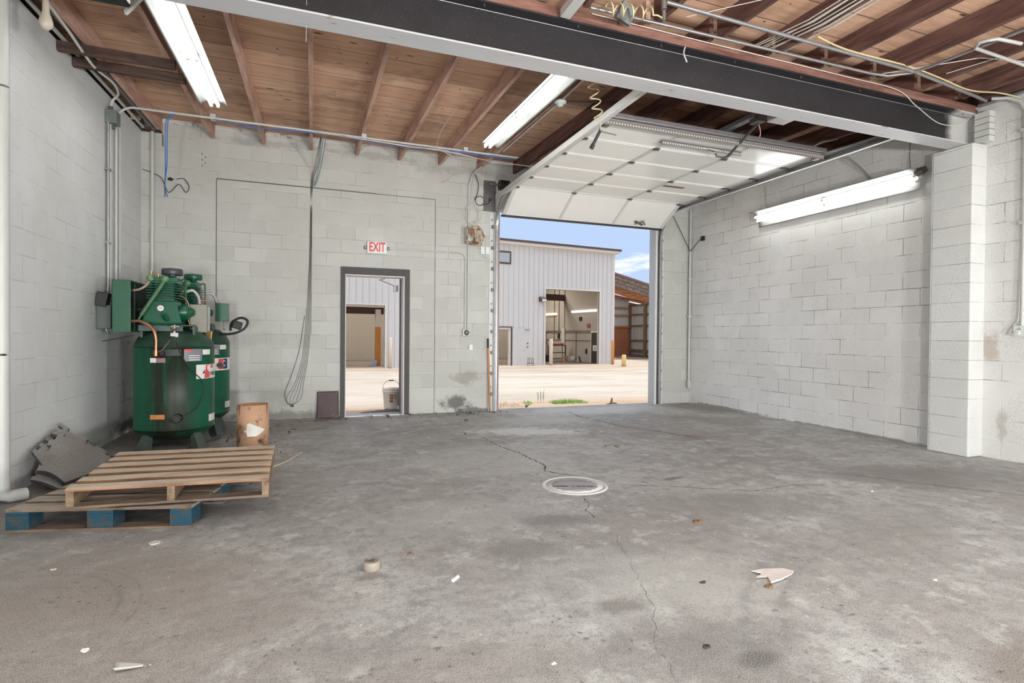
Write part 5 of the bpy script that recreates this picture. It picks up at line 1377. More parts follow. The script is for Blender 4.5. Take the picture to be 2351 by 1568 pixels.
# ------------------------------------------------------------------ pallets
def pallet(name, label, o_, u, v, up_, boards, stringers, H, mt_top, mt_str, blocks=None, skirt=None):
    o_ = Vector(o_); u = Vector(u); v = Vector(v); k = Vector(up_)
    t = E(name, tuple(o_), label, 'pallet')
    P = lambda a, b, c: o_ + u * a + v * b + k * c

    def bx(a0, a1, b0, b1, c0, c1, nm, mt):
        q = MB(); q.hexa([P(a0, b0, c0), P(a1, b0, c0), P(a1, b1, c0), P(a0, b1, c0), P(a0, b0, c1), P(a1, b0, c1), P(a1, b1, c1), P(a0, b1, c1)])
        ob = q.build(nm, [mt, m_sawn if not blocks else m_oldedge] if nm == 'deck_board' else mt, t, bevel=.002)
        if nm == 'deck_board':
            for i_ in (2, 4):
                ob.data.polygons[i_].material_index = 1
        return ob
    rr = random.Random(len(label))
    for b0, b1 in boards:
        bx(rr.uniform(-.006, .006), 1 + rr.uniform(-.006, .006), b0, b1, H - .018, H, 'deck_board', mt_top)
    for b0, b1 in ((0, .09), (.455, .545), (.91, 1.0)):
        bx(0, 1, b0, b1, 0, .016, 'bottom_board', m_oldedge)
    for a0, a1 in stringers:
        if blocks:
            for b0, b1 in ((0.0, .12), (.44, .56), (.88, 1.0)):
                bx(a0, a1, b0, b1, .0161, H - .0181 - .018, 'block', m_blue)
            bx(a0 + .0, a1, 0, 1, H - .036, H - .0181, 'stringer_board', m_blue)
        else:
            bx(a0, a1, 0, 1, .0161, H - .0181, 'stringer', mt_str)
    return t


nb = 7
bb = [(i * (1 / nb) + (0.0 if i == 0 else .012), i * (1 / nb) + .118) for i in range(nb)]
pallet('wooden_pallet', 'grey weathered pallet with blue-painted blocks lying under the pale one', (-1.755, 4.175, 0.0), (1.045, -.262, 0), (.245, 1.08, 0), (0, 0, 1), bb, [(0, .12), (.43, .57), (.88, 1.0)], .142, m_pallet_old, m_blue, True)
bb = [(i * .179, i * .179 + .105) for i in range(6)]
pallet('wooden_pallet', 'pale new-looking wooden pallet stacked crookedly on top of the blue-blocked one', (-1.405, 4.035, 0.150), (1.145, -.15, .012), (-.03, 1.10, .005), (0, 0, 1), bb, [(0, .038), (.48, .518), (.962, 1.0)], .125, m_pallet, m_pallet_y)


# ------------------------------------------------------------------ rubber mats pile
m_mat = M('grey_speckled_rubber', (136, 132, 128), .85, var=.7, scale=120, bump=.4)
m_mat_e = M('rubber_dark', (60, 58, 58), .85, var=.3, scale=60, bump=.3)


def mat_sheet(name, label, A, B_, C_, D_, sag, teeth=True, th=.022, seed=1, n_=13):
    """bilinear sheet A(left) B(front) C(right) D(top), bulge upward by sag; puzzle teeth cut along A-D and D-C edges"""
    A, B_, C_, D_ = map(Vector, (A, B_, C_, D_)); q = MB(); grid = []

    def pt(s, t):
        p = A * (1 - s) * (1 - t) + B_ * s * (1 - t) + C_ * s * t + D_ * (1 - s) * t
        return p + Vector((.25 * sag, -.15 * sag, 1)) * sag * math.sin(PI * s) * (0.35 + .65 * math.sin(PI * t))
    N = n_
    idx = {}
    vs = []

    def vid(i, j, lay):
        if (i, j, lay) not in idx:
            idx[(i, j, lay)] = len(vs)
            p = pt(i / N, j / N)
            vs.append(p if lay == 0 else p - Vector((0, 0, th)))
        return idx[(i, j, lay)]
    cells = set()
    for i in range(N):
        for j in range(N):
            cut = teeth and ((i < 1 and (j // 2) % 2) or (j >= N - 1 and (i // 2) % 2))
            if not cut:
                cells.add((i, j))
    fs = []; sides = set()
    for i, j in sorted(cells):
        fs.append((vid(i, j, 0), vid(i + 1, j, 0), vid(i + 1, j + 1, 0), vid(i, j + 1, 0)))
        fs.append((vid(i, j + 1, 1), vid(i + 1, j + 1, 1), vid(i + 1, j, 1), vid(i, j, 1)))
        for (di, dj, a, b) in ((-1, 0, (i, j), (i, j + 1)), (1, 0, (i + 1, j + 1), (i + 1, j)), (0, -1, (i + 1, j), (i, j)), (0, 1, (i, j + 1), (i + 1, j + 1))):
            if (i + di, j + dj) not in cells:
                fs.append((vid(*a, 0), vid(*b, 0), vid(*b, 1), vid(*a, 1))); sides.add(len(fs) - 1)
    q.add(vs, fs, False)
    ob = q.build(name, [m_mat, m_mat_e])
    for i_ in sides:
        ob.data.polygons[i_].material_index = 1
    return tag(ob, label, 'rubber mat', 'pile of interlocking rubber mats')


mat_sheet('rubber_mat', 'grey interlocking rubber mat on top of the pile, curling onto the wall', (-2.00, 5.22, .155), (-1.78, 5.10, .075), (-1.62, 5.90, .045), (-2.04, 5.62, .40), .085, seed=1)
mat_sheet('rubber_mat', 'second rubber mat poking out above the top one against the wall', (-2.03, 5.35, .22), (-1.86, 5.20, .06), (-1.68, 6.02, .04), (-2.06, 5.80, .44), .03, seed=2)
mat_sheet('rubber_mat', 'third rubber mat in the pile with dark stepped teeth behind the others', (-2.05, 5.27, .30), (-1.90, 5.25, .05), (-1.74, 5.95, .03), (-2.075, 5.70, .37), .02, seed=3)
mat_sheet('rubber_mat', 'lowest rubber mat of the pile with its dark edge toward the pallets', (-2.02, 5.17, .10), (-1.80, 5.06, .04), (-1.66, 5.75, .025), (-2.06, 5.50, .20), .03, seed=4)
mat_sheet('rubber_mat', 'flat black rubber mat on the floor under the first compressor', (-2.09, 6.42, .012), (-1.35, 6.26, .012), (-1.0, 7.15, .012), (-2.09, 7.25, .012), .0, teeth=False, th=.011, seed=5, n_=6)

# ------------------------------------------------------------------ small things on the floor
gw = E('caster_wheel', (.30, 2.92, 0), 'small grey wheel lying flat on the concrete', 'wheel')
q = MB(); q.lathe([(.0, .0), (.040, .0), (.0435, .004), (.0435, .040), (.040, .046), (.031, .047), (.029, .042), (.018, .041), (.016, .046), (.007, .046), (.006, .03), (0, .03)], (.30, 2.92, 0), 36); q.build('tread', M('grey_rubber_wheel', (150, 140, 128), .7, var=.2, scale=40, dirt=(90, 78, 66)), gw)
q = MB(); q.lathe([(.006, .046), (.010, .048), (.016, .047)], (.30, 2.92, 0), 16); q.build('hub', m_galvd, gw)
q = MB(); q.cyl((.665, 2.63, .0105), (.70, 2.665, .0105), .0095, n=12); tag(q.build('spool_cap', m_lab_w), 'tiny white plastic cylinder on the floor past the grey wheel', 'cap')
pt_ = [(2.17, 2.23), (2.26, 2.235), (2.36, 2.20), (2.385, 2.16), (2.34, 2.13), (2.24, 2.10), (2.16, 2.09), (2.20, 2.15), (2.14, 2.165), (2.20, 2.19)]
q = MB(); rr = random.Random(2); q.prism(pt_, lambda a, b: (a, b, .002 + .006 * rr.random()), lambda a, b: (a, b, .006 + .008 * rr.random())); tag(q.build('torn_paper', M('torn_white_paper', (214, 204, 200), .8, var=.06)), 'torn white paper scrap lying open on the concrete', 'paper')
q = MB(); grid = [[(-.64 + .012 * j - .0 * i, 2.33 + .03 * i, .004 + .018 * math.sin(PI * i / 6) + .004 * j * .3) for i in range(3)] for j in range(8)]
q.sheet([[(-.665 + .014 * j, 2.33 + (.018 * (1 - (j / 7) ** 2)) * (i - 1), .006 + .022 * abs(i - 1) * (1 - j / 9) ) for i in range(3)] for j in range(9)], .0015, True)
tag(q.build('plastic_shard', m_lab_w, fix=False), 'curved white plastic shard on the floor at the bottom of the picture', 'plastic shard')
q = MB(); q.lathe([(.0, .003), (.022, .003), (.028, .006), (.030, .003), (.028, .0)], (-.86, 3.70, 0), 20); tag(q.build('jar_lid', m_whited), 'small round pale lid on the floor in front of the pallets', 'lid')
q = MB(); q.tube(spline([(-.42, 5.35, .004), (-.25, 5.6, .004), (-.09, 6.05, .004)], 6), .004, 6); tag(q.build('tan_cord', m_tan), 'thin tan cord on the floor poking out past the pale pallet', 'band')  # loose length of tan cord on the floor
q = MB()
for x_, y_, r_ in ((3.10, 5.35, .02), (3.22, 5.3, .03)):
    q.lathe([(0, 0), (r_, .004), (r_ * .8, r_ * .5), (0, r_ * .7)], (x_, y_, 0), 9)
tag(q.build('stones', M('brown_stone', (122, 104, 88), .8)), 'two brown pebbles on the floor beyond the drain', 'pebbles')
leafm = M('dry_leaf', (112, 84, 60), .8, var=.3, scale=30)
SPOTS = [((2.42, 2.96), 'dried leaf on the concrete between the drain and the torn paper', leafm, .035), ((2.13, 2.07), 'brown curled leaf touching the torn white paper', leafm, .028), ((1.85, 2.22), 'small dark leaf beside the torn paper', M('dark_leaf', (62, 50, 44), .8), .016),
         ((.52, 3.05), 'brown leaf crumb behind the tiny white cylinder', leafm, .02), ((1.48, 1.75), 'dark pebble near the bottom of the hairline crack', M('dark_pebble', (48, 46, 44), .7), .018), ((2.36, 1.12), 'small shrivelled leaf near the brown oil stain', leafm, .018),
         ((.43, 1.72), 'white crumb at the bottom of the floor', m_lab_w, .010), ((.86, 1.85), 'white chip beside the floor cracks', m_lab_w, .010), ((-.82, 2.53), 'pale paper crumb near the plastic shard', m_lab_w, .018),
         ((1.15, 1.25), 'white pebble close to the camera', m_lab_w, .010), ((3.0, 1.85), 'cream stone chip in the lane toward the outlet wall', m_lab_w, .012), ((-1.25, 3.45), 'pale splinter of wood before the blue blocks', m_pallet, .016),
         ((4.25, 3.1), 'white flake toward the pilaster', m_lab_w, .014), ((2.1, 7.6), 'dark scrap near the wooden pole', m_plank, .03), ((1.8, 6.55), 'dark twig crumb on the pale floor patch', m_plank, .02)]
for i, ((x_, y_), lab, mt, r_) in enumerate(SPOTS):
    rr = random.Random(i + 20); q = MB(); n_ = 9
    ring = [(x_ + r_ * (1 + rr.uniform(-.35, .35)) * math.cos(2 * PI * k / n_), y_ + .7 * r_ * (1 + rr.uniform(-.35, .35)) * math.sin(2 * PI * k / n_)) for k in range(n_)]
    vs = [(a, b, .001) for a, b in ring] + [(x_ + (a - x_) * .7, y_ + (b - y_) * .7, r_ * rr.uniform(.2, .55)) for a, b in ring] + [(x_, y_, r_ * .3)]
    q.add(vs, [(k, (k + 1) % n_, n_ + (k + 1) % n_, n_ + k) for k in range(n_)] + [(n_ + k, n_ + (k + 1) % n_, 2 * n_) for k in range(n_)])
    tag(q.build('floor_scrap', mt), lab, 'debris', 'scraps on the floor')
# litter by the compressors: uncountable crumbs
q = MB(); rr = random.Random(11)
for k in range(260):
    if k < 170:
        x_, y_ = rr.uniform(-2.1, -.2), rr.uniform(5.9, 8.4)
        if (x_ + 1.387) ** 2 + (y_ - 6.776) ** 2 < .2 or (x_ + 1.35) ** 2 + (y_ - 7.66) ** 2 < .2:
            continue
    else:
        x_, y_ = rr.uniform(-.2, 3.0), rr.uniform(8.05, 8.44)
    s_ = rr.uniform(.008, .03); a = rr.uniform(0, 3.1)
    if k % 3 == 0:
        s_ *= 1.6
    c_, n2 = Vector((x_, y_, .002)), Vector((math.cos(a), math.sin(a), 0)); n3 = Vector((-n2.y, n2.x, 0))
    q.add([c_ - n2 * s_, c_ + n3 * s_ * .4, c_ + n2 * s_ + Vector((0, 0, s_ * .5)), c_ - n3 * s_ * .5 + Vector((0, 0, s_ * .3))], [(0, 1, 2, 3)])
lt = q.build('litter', M('litter_mixed', (150, 130, 112), .8, var=.6, scale=3, dirt=(60, 44, 34), dirt_t=(.45, .55), dscale=3), fix=False)
tag(lt, 'crumbs of paper, leaves and grit strewn around the compressors and wall foot', 'litter', kind='stuff')


# ================================================================== outside
def gz(y_):
    return -.03 - .0184 * (min(y_, 30.0) - 8.6)


def ground_mat():
    m, g, b = newmat('yard_concrete'); co = g.coord(); x_, y_, z_ = g.sep(co)
    n1 = g.noise(g.map(co, sc=(.5, 1, 1)), .5, 6, .65); n2 = g.noise(g.map(co, loc=(5, 5, 0), sc=(.35, 1.4, 1)), .8, 6, .7)
    c = g.mix(g.step(n1, .35, .65), lin((202, 194, 182)), lin((186, 177, 166)))
    c = g.mix(g.m('MULTIPLY', g.step(n2, .52, .70), .55), c, lin((156, 136, 118)))
    band = g.m('MULTIPLY', g.step(y_, 22.6, 23.4), g.m('SUBTRACT', 1.0, g.step(y_, 40.0, 44.0)))
    c = g.mix(g.m('MULTIPLY', band, .55), c, lin((190, 168, 146)))
    st2 = g.m('MULTIPLY', g.m('MULTIPLY', g.step(y_, 16.0, 18.0), g.m('SUBTRACT', 1.0, g.step(y_, 24.0, 26.0))), g.step(g.noise(g.map(co, loc=(1, 9, 0), sc=(.25, 1.6, 1)), 1.1, 6, .7), .48, .62))
    c = g.mix(g.m('MULTIPLY', st2, .5), c, lin((150, 124, 100)))
    near = g.m('SUBTRACT', 1.0, g.step(y_, 9.6, 10.4)); c = g.mix(g.m('MULTIPLY', near, .5), c, lin((196, 160, 130)))
    for (a_, d_, w_) in ((.45, 12.6, .02), (-.25, 9.2, .03), (.12, 16.6, .025), (-1.15, 16.0, .02)):
        ln = g.m('ABSOLUTE', g.m('SUBTRACT', g.m('ADD', y_, g.m('MULTIPLY', x_, a_)), g.m('ADD', d_, g.m('MULTIPLY', g.noise(co, 1.2, 4), .4))))
        c = g.mix(g.m('MULTIPLY', g.m('SUBTRACT', 1.0, g.step(ln, 0.0, w_)), .5), c, lin((96, 84, 74)))
    gr = g.noise(co, 30, 5, .75)
    c = g.mix(g.m('MULTIPLY', g.step(gr, .5, .75), .3), c, lin((120, 108, 96)))
    g.put(b.inputs['Base Color'], c); b.inputs['Roughness'].default_value = .9; b.inputs['Specular IOR Level'].default_value = .15
    g.put(b.inputs['Normal'], g.bump(gr, .3, .01))
    return m


q = MB(); xs = [-70, 90]; ys = [D + .2, 12, 20, 30, 130]
vs = [(x_, y_, gz(y_)) for y_ in ys for x_ in xs]
q.add(vs, [(2 * i, 2 * i + 1, 2 * i + 3, 2 * i + 2) for i in range(len(ys) - 1)])
q.add([(-70, -60, -.06), (90, -60, -.06), (90, YB - .2, -.06), (-70, YB - .2, -.06)], [(0, 1, 2, 3)])
q.add([(-70, YB - .2, -.06), (XL - .21, YB - .2, -.06), (XL - .21, D + .2, -.03), (-70, D + .2, -.03)], [(0, 1, 2, 3)])
q.add([(XR + .21, YB - .2, -.06), (90, YB - .2, -.06), (90, D + .2, -.03), (XR + .21, D + .2, -.03)], [(0, 1, 2, 3)])
ground = st(q.build('ground', ground_mat(), keep=True))

P0 = Vector((3.6234, 26.529, 0)); U = Vector((.99361, .11282, 0)); N_ = Vector((-.11282, .99361, 0))


def fxf(p):
    return P0 + U * p[0] + N_ * p[1] + Vector((0, 0, p[2]))


m_side = M('white_siding', (212, 210, 208), .45, var=.04, scale=2)
m_siderib = M('siding_rib', (192, 193, 199), .5, var=.03)
m_trimw = M('white_trim', (222, 216, 208), .5, var=.04)
m_roofs = M('brown_shingles', (140, 118, 104), .9, var=.35, scale=9, stretch=(1, 4, 4), bump=.4)
m_fas = M('dark_fascia', (84, 70, 66), .6, var=.15)
m_int = M('speckled_block_interior', (172, 162, 150), .85, var=.35, scale=34, bump=.2)
m_slab = M('dark_slab', (128, 114, 104), .8, var=.3, scale=3)
mbg = E('metal_building', tuple(fxf((4, 4, -.4))), 'white ribbed metal building with brown hip roof across the yard', 'building')
GB = -.46
q = MB(fxf)
segs = [(-7, -4.2, GB, 6.07), (-4.2, -.36, 2.62, 6.07), (-.36, 5.38, GB, 6.07), (5.38, 6.39, 1.66, 6.07), (6.39, 8.5, GB, 6.07), (8.5, 12.1, 3.81, 6.07), (12.1, 13.15, GB, 6.07)]
for a in segs:
    q.box(a[0], a[1], 0, .16, a[2], a[3])
q.box(13.0, 13.15, .16, 9.3, GB, 6.07); q.box(-7, -6.85, .16, 9.3, GB, 6.07); q.box(-7, 13.15, 9.3, 9.45, GB, 6.07)
q.build('siding_wall', m_side, mbg)
q = MB(fxf); x_ = -6.9
while x_ < 13.1:
    for a in segs:
        if a[0] + .02 <= x_ <= a[1] - .03:
            q.box(x_, x_ + .022, -.018, 0, a[2], a[3])
    x_ += .305
q.build('ribs', m_siderib, mbg)
q = MB(fxf); q.box(8.40, 8.5, -.03, .2, GB, 3.81); q.box(12.1, 12.2, -.03, .2, GB, 3.81); q.box(8.40, 12.2, -.03, .2, 3.81, 3.90); q.build('opening_trim', m_trimw, mbg); q = MB(fxf); q.box(13.06, 13.17, -.02, .1, GB, 6.07); q.build('corner_trim', m_trimw, mbg)
q = MB(fxf); q.box(-.36, -.27, -.03, .2, GB, 2.62); q.box(-4.3, -.27, -.03, .2, 2.62, 2.70)
q.build('opening_trim', m_trimw, mbg)
q = MB(fxf); q.box(6.39, 6.45, -.02, .2, GB, 1.66); q.box(5.3, 6.45, -.03, .2, 1.66, 1.71); q.build('door_frame', m_fas, mbg)
q = MB(fxf); q.box(6.30, 6.385, .02, .2, GB, 1.62); q.box(5.38, 6.385, .02, .2, 1.56, 1.66); q.build('door_frame', m_trimw, mbg)
q = MB(fxf); q.box(-7.2, 13.35, -.28, 9.7, 6.07, 6.20); q.build('soffit', m_trimw, mbg)
q = MB(fxf); q.box(-7.25, 13.42, -.34, 9.76, 6.20, 6.31); q.build('fascia', m_fas, mbg)
q = MB(fxf); q.add([(-7.25, -.34, 6.31), (13.42, -.34, 6.31), (13.42, 9.76, 6.31), (-7.25, 9.76, 6.31), (-2.5, 4.7, 6.98), (9.1, 4.7, 6.98)], [(0, 1, 5, 4), (1, 2, 5), (2, 3, 4, 5), (3, 0, 4)]); q.build('roof', m_roofs, mbg)
q = MB(fxf); q.box(-6.8, 12.98, .16, 9.3, -.46, -.385); q.build('floor_slab', m_slab, mbg)
q = MB(fxf); q.box(12.66, 12.98, .16, 9.3, -.385, 5.2); q.box(-6.8, 12.66, 9.1, 9.3, -.385, 5.2); q.build('inner_wall', m_int, mbg)
q = MB(fxf); q.box(-6.8, 12.9, .2, 9.1, 5.2, 5.25); q.build('inner_ceiling', M('tan_ceiling', (150, 136, 118), .8), mbg)
q = MB(fxf); q.box(8.0, 12.66, 4.6, 4.8, 3.55, 3.95); q.box(-4.5, 4.5, 2.3, 2.5, 2.28, 2.62); q.build('inner_beam', M('dark_brown_beam', (72, 52, 46), .7, var=.3), mbg)
q = MB(fxf); q.box(12.56, 12.66, 4.5, 4.9, -.385, 1.75); q.build('inner_pilaster', M('pale_pilaster', (190, 184, 174), .8), mbg)
q = MB(fxf); q.box(5.25, 6.34, -.04, 0, 5.02, 5.70); q.build('window_frame', m_fas, mbg)
q = MB(fxf); q.box(5.3, 6.25, -.05, -.03, 5.11, 5.61); q.build('window_pane', M('window_blank', (176, 182, 188), .25), mbg)
# interior lamps and services on the inner side wall
for a0_, a1_, z_, col_ in ((5.6, 8.4, 2.65, m_tube_dim), (1.0, 3.6, 2.72, emit('far_lamp_white', (1, .96, .88), 1.3))):
    q = MB(fxf); q.box(12.50, 12.66, a0_, a1_, z_, z_ + .14); q.build('wall_lamp', col_, mbg)
for s_, t_ in ((10.0, 5.5), (2.0, 5.0), (5.5, 3.0), (-2.5, 6.0)):  # ceiling lamps and panels added to brighten the hall interior
    q = MB(fxf); q.box(s_ - .6, s_ + .6, t_ - .6, t_ + .6, 5.10, 5.2); q.build('added_hall_panel', m_trimw, mbg)
    la = bpy.data.lights.new('hall_fill_lamp', 'AREA'); la.shape = 'SQUARE'; la.size = 1.1; la.energy = 190; la.color = (1.0, .95, .86)
    lo = bpy.data.objects.new('hall_fill_lamp', la); COL.objects.link(lo); lo.location = fxf((s_, t_, 5.08))
q = MB(fxf); rr = random.Random(4)
for z_ in (.95, 1.45, 1.55):
    q.tube([(12.62, .5, z_), (12.62, 8.9, z_ + .03)], .018, 6)
for t_, z0, z1 in ((5.3, 1.2, 5.2), (4.6, 1.2, 5.2), (7.0, -.1, 1.5), (5.9, 1.0, 5.2), (3.2, -.3, 1.5)):
    q.tube([(12.62, t_, z0), (12.62, t_, z1)], .02, 6)
q.tube(spline([(12.6, 8.6, .2), (12.6, 8.4, .95), (12.6, 7.7, .9), (12.6, 7.0, 1.0), (12.6, 6.7, .2), (12.6, 7.0, -.2)], 5), .03, 6)
q.build('services', m_rustg, mbg)
q = MB(fxf); q.box(12.58, 12.66, 4.6, 4.95, 1.25, 1.55); q.box(12.58, 12.66, 5.2, 5.4, 1.05, 1.4); q.box(12.6, 12.66, 2.6, 2.85, 2.2, 2.45); q.box(12.58, 12.66, 2.0, 2.1, .15, .45); q.build('electric_boxes', m_blkr, mbg)
q = MB(fxf); q.box(12.60, 12.66, .55, 1.55, -.385, 1.55); q.build('inner_door_frame', m_trimw, mbg)
q = MB(fxf); q.box(12.57, 12.60, .65, 1.45, -.38, 1.45); dd = q.build('inner_door', M('dark_glazed_door', (62, 58, 54), .3), mbg)
q = MB(fxf); q.box(12.55, 12.57, .68, 1.25, .35, .68); q.build('notice', m_lab_w, mbg)
for k in range(3):
    q = MB(fxf); q.box(12.545, 12.55, .75, 1.15, .42 + k * .08, .445 + k * .08); q.build('notice_line', m_blk, mbg)
q = MB(fxf); q.box(12.60, 12.66, 1.7, 2.0, 1.75, 2.0); q.build('pink_notice', M('faded_pink', (150, 90, 92), .8), mbg)
q = MB(fxf)
for s_, z0 in ((-1.9, -.02), (-.95, -.35)):
    q.tube([(s_, 9.05, 2.3), (s_, 9.05, z0 + .6)], .015, 6)
q.box(-1.5, -1.15, 9.0, 9.1, .55, .95); q.build('pull_chains', m_rustg, mbg)
# open door leaf of the far building
q = MB(fxf); q.box(6.45, 7.47, -.07, -.02, -.385, 1.635); ldr = q.build('door_leaf', M('far_door_grey', (206, 204, 202), .5, var=.03), mbg)
q = MB(fxf)
for z_ in (.62, .82):
    q.lathe([(0, .05), (.035, .05), (.04, 0)], (7.35, -.07, z_), 12, (0, -1, 0))
q.build('door_knob', m_galvd, ldr)
q = MB(fxf); q.box(7.2, 7.47, -.12, -.07, 1.53, 1.58); q.build('closer_arm', m_galv, ldr)


def T(name, mat, mb, label, cat, group=None, **kw):
    return tag(mb.build(name, mat, **kw), label, cat, group)


t = E('wall_lamp', tuple(fxf((8.28, 0, 3.2))), 'small wedge-shaped floodlight beside the large opening of the metal building', 'lamp')
q = MB(fxf); q.prism([(-.02, 3.10), (-.02, 3.36), (-.10, 3.36), (-.34, 3.22), (-.34, 3.12), (-.2, 3.08)], lambda a, b: Vector((8.06, a, b)), lambda a, b: Vector((8.38, a, b))); q.build('housing', m_fas, t)
q = MB(fxf); q.box(8.09, 8.35, -.35, -.2, 3.10, 3.22); q.build('lens', m_lab_w, t)


def bollard(s_, t_, h_, lab, mat, r_=.10):
    c = fxf((s_, t_, 0)); z0 = gz(c.y) - .02
    e = E('bollard', (c.x, c.y, z0), lab, 'bollard')
    q = MB(); q.lathe([(0, z0), (r_, z0), (r_, z0 + h_ - .05), (r_ * .8, z0 + h_ - .01), (0, z0 + h_)], (c.x, c.y, 0), 20); q.build('post', mat, e)
    q = MB(); q.lathe([(r_ * 1.0, z0), (r_ * 1.25, z0), (r_ * 1.02, z0 + .05)], (c.x, c.y, 0), 20); q.build('base_collar', m_slab, e)


m_bw = M('chipped_white_bollard', (222, 208, 194), .6, var=.08, dirt=(140, 84, 64), dirt_t=(.62, .70), dscale=5)
m_bo = M('orange_bollard', (216, 152, 88), .6, var=.1)
m_by = M('yellow_bollard', (240, 208, 140), .6, var=.08)
bollard(8.60, -.45, 1.46, 'chipped white bollard at the left jamb of the big opening', m_bw)
bollard(12.52, -.75, 1.42, 'tall orange bollard in front of the metal building corner', m_bo, .085)
q = None
c = Vector((15.28, 24.6, 0)); z0 = gz(24.6) - .02; e = E('bollard', (c.x, c.y, z0), 'short yellow bollard standing alone past the building corner', 'bollard')
q = MB(); q.lathe([(0, z0), (.115, z0), (.115, z0 + .57), (.09, z0 + .62), (0, z0 + .63)], (c.x, c.y, 0), 20); q.build('post', m_by, e)
q = MB(); q.lathe([(.115, z0), (.145, z0), (.118, z0 + .05)], (c.x, c.y, 0), 20); q.build('base_collar', m_slab, e)
bollard(-.24, -.55, 1.46, 'rust-streaked white bollard seen through the small doorway', m_bw, .085)
# stool
c = fxf((7.18, -.75, 0)); z0 = gz(c.y); t = E('stool', (c.x, c.y, z0), 'round backless stool in front of the open grey door', 'stool')
q = MB(); q.lathe([(0, z0 + .40), (.19, z0 + .40), (.20, z0 + .42), (.19, z0 + .445), (0, z0 + .45)], (c.x, c.y, 0), 24); q.build('seat', M('stool_seat', (176, 158, 134), .7), t)
for k in range(4):
    a = PI / 4 + k * PI / 2; q = MB(); q.cyl((c.x + .13 * math.cos(a), c.y + .13 * math.sin(a), z0 + .40), (c.x + .20 * math.cos(a), c.y + .20 * math.sin(a), z0), .014, n=8); q.build('leg', m_fas, t)
q = MB(); q.tube([(c.x + .175 * math.cos(k * PI / 8), c.y + .175 * math.sin(k * PI / 8), z0 + .14) for k in range(16)], .008, 6, closed=True); q.build('foot_ring', m_fas, t)

# cart, boxes and buckets inside the far opening
def ft(name, s_, t_, lab, cat):
    return E(name, tuple(fxf((s_, t_, -.385))), lab, cat)


t = ft('tool_cart', 11.6, 3.8, 'dark three-shelf tool cart with red clutter in the far opening', 'cart'); F0 = -.385
q = MB(fxf)
for a in (11.1, 12.1):
    for b_ in (3.6, 4.0):
        q.box(a - .02, a + .02, b_ - .02, b_ + .02, F0, F0 + 1.02)
q.build('frame', m_blk, t)
for z_ in (.14, .52, .98):
    q = MB(fxf); q.box(11.08, 12.12, 3.58, 4.02, F0 + z_, F0 + z_ + .05); q.build('shelf', m_rustg, t)
q = MB(fxf); rr = random.Random(8)
for k in range(10):
    a = 11.15 + k * .09; q.obox((a, 3.75, F0 + 1.06 + rr.uniform(0, .04)), (.10, .14, rr.uniform(.06, .14)), (0, rr.uniform(-.4, .4), rr.uniform(0, 2)))
tag(q.build('tool_clutter', M('red_white_clutter', (186, 96, 90), .6, var=.6, scale=14)), 'heap of red and white odds and ends on top of the tool cart', 'clutter', kind='stuff')
q = MB(fxf); q.box(10.35, 11.0, 3.4, 3.8, F0, F0 + .42); T('black_case', m_blk, q, 'black case on the floor beside the far tool cart', 'case')
q = MB(fxf)
for k in range(2):
    q.lathe([(0, F0), (.15, F0), (.17, F0 + .36), (.155, F0 + .36), (.13, F0 + .03)], (11.95 + k * .0, 2.5, 0), 20)
T('white_bucket', m_lab_w, q, 'white bucket on the floor inside the far opening', 'bucket')
q = MB(fxf); q.box(11.55, 11.85, 2.9, 3.1, F0, F0 + .36); T('cardboard_box', M('tan_box', (176, 140, 100), .8), q, 'tan box between the far tool cart and white bucket', 'box')
q = MB(fxf); q.tube([(12.25, 2.1, F0), (12.2, 2.2, F0 + .36)], .05, 8); T('black_tool', m_blk, q, 'dark upright tool leaning beside the far white bucket', 'tool')
# workbench seen through far small door
t = ft('workbench', 5.9, 3.6, 'dark workbench inside the small door of the metal building', 'workbench')
q = MB(fxf); q.box(4.8, 7.2, 3.4, 4.0, F0 + .82, F0 + .87); q.build('top', m_fas, t)
for a in (5.62, 7.1):
    for b_ in (3.45, 3.95):
        q = MB(fxf); q.box(a - .04, a + .04, b_ - .04, b_ + .04, F0, F0 + .82); q.build('leg', m_fas, t)
q = MB(fxf); q.box(5.0, 7.1, 3.5, 3.9, F0 + .25, F0 + .29); q.box(5.9, 6.9, 3.41, 3.44, F0 + .62, F0 + .80); q.build('shelf', m_rustg, t)
q = MB(fxf); q.lathe([(0, F0 + .87), (.08, F0 + .87), (.08, F0 + 1.06), (.03, F0 + 1.12), (.03, F0 + 1.18), (0, F0 + 1.18)], (5.95, 3.5, 0), 14); T('spray_bottle', M('teal_plastic', (90, 160, 136), .4), q, 'teal bottle standing on the far workbench', 'bottle')
q = MB(fxf); q.lathe([(0, F0), (.09, F0), (.09, F0 + .36), (.05, F0 + .42), (.02, F0 + .5), (0, F0 + .5)], (6.5, 2.2, 0), 14); T('fire_extinguisher', M('extinguisher_red', (176, 40, 50), .4), q, 'red extinguisher just inside the small far door', 'extinguisher')
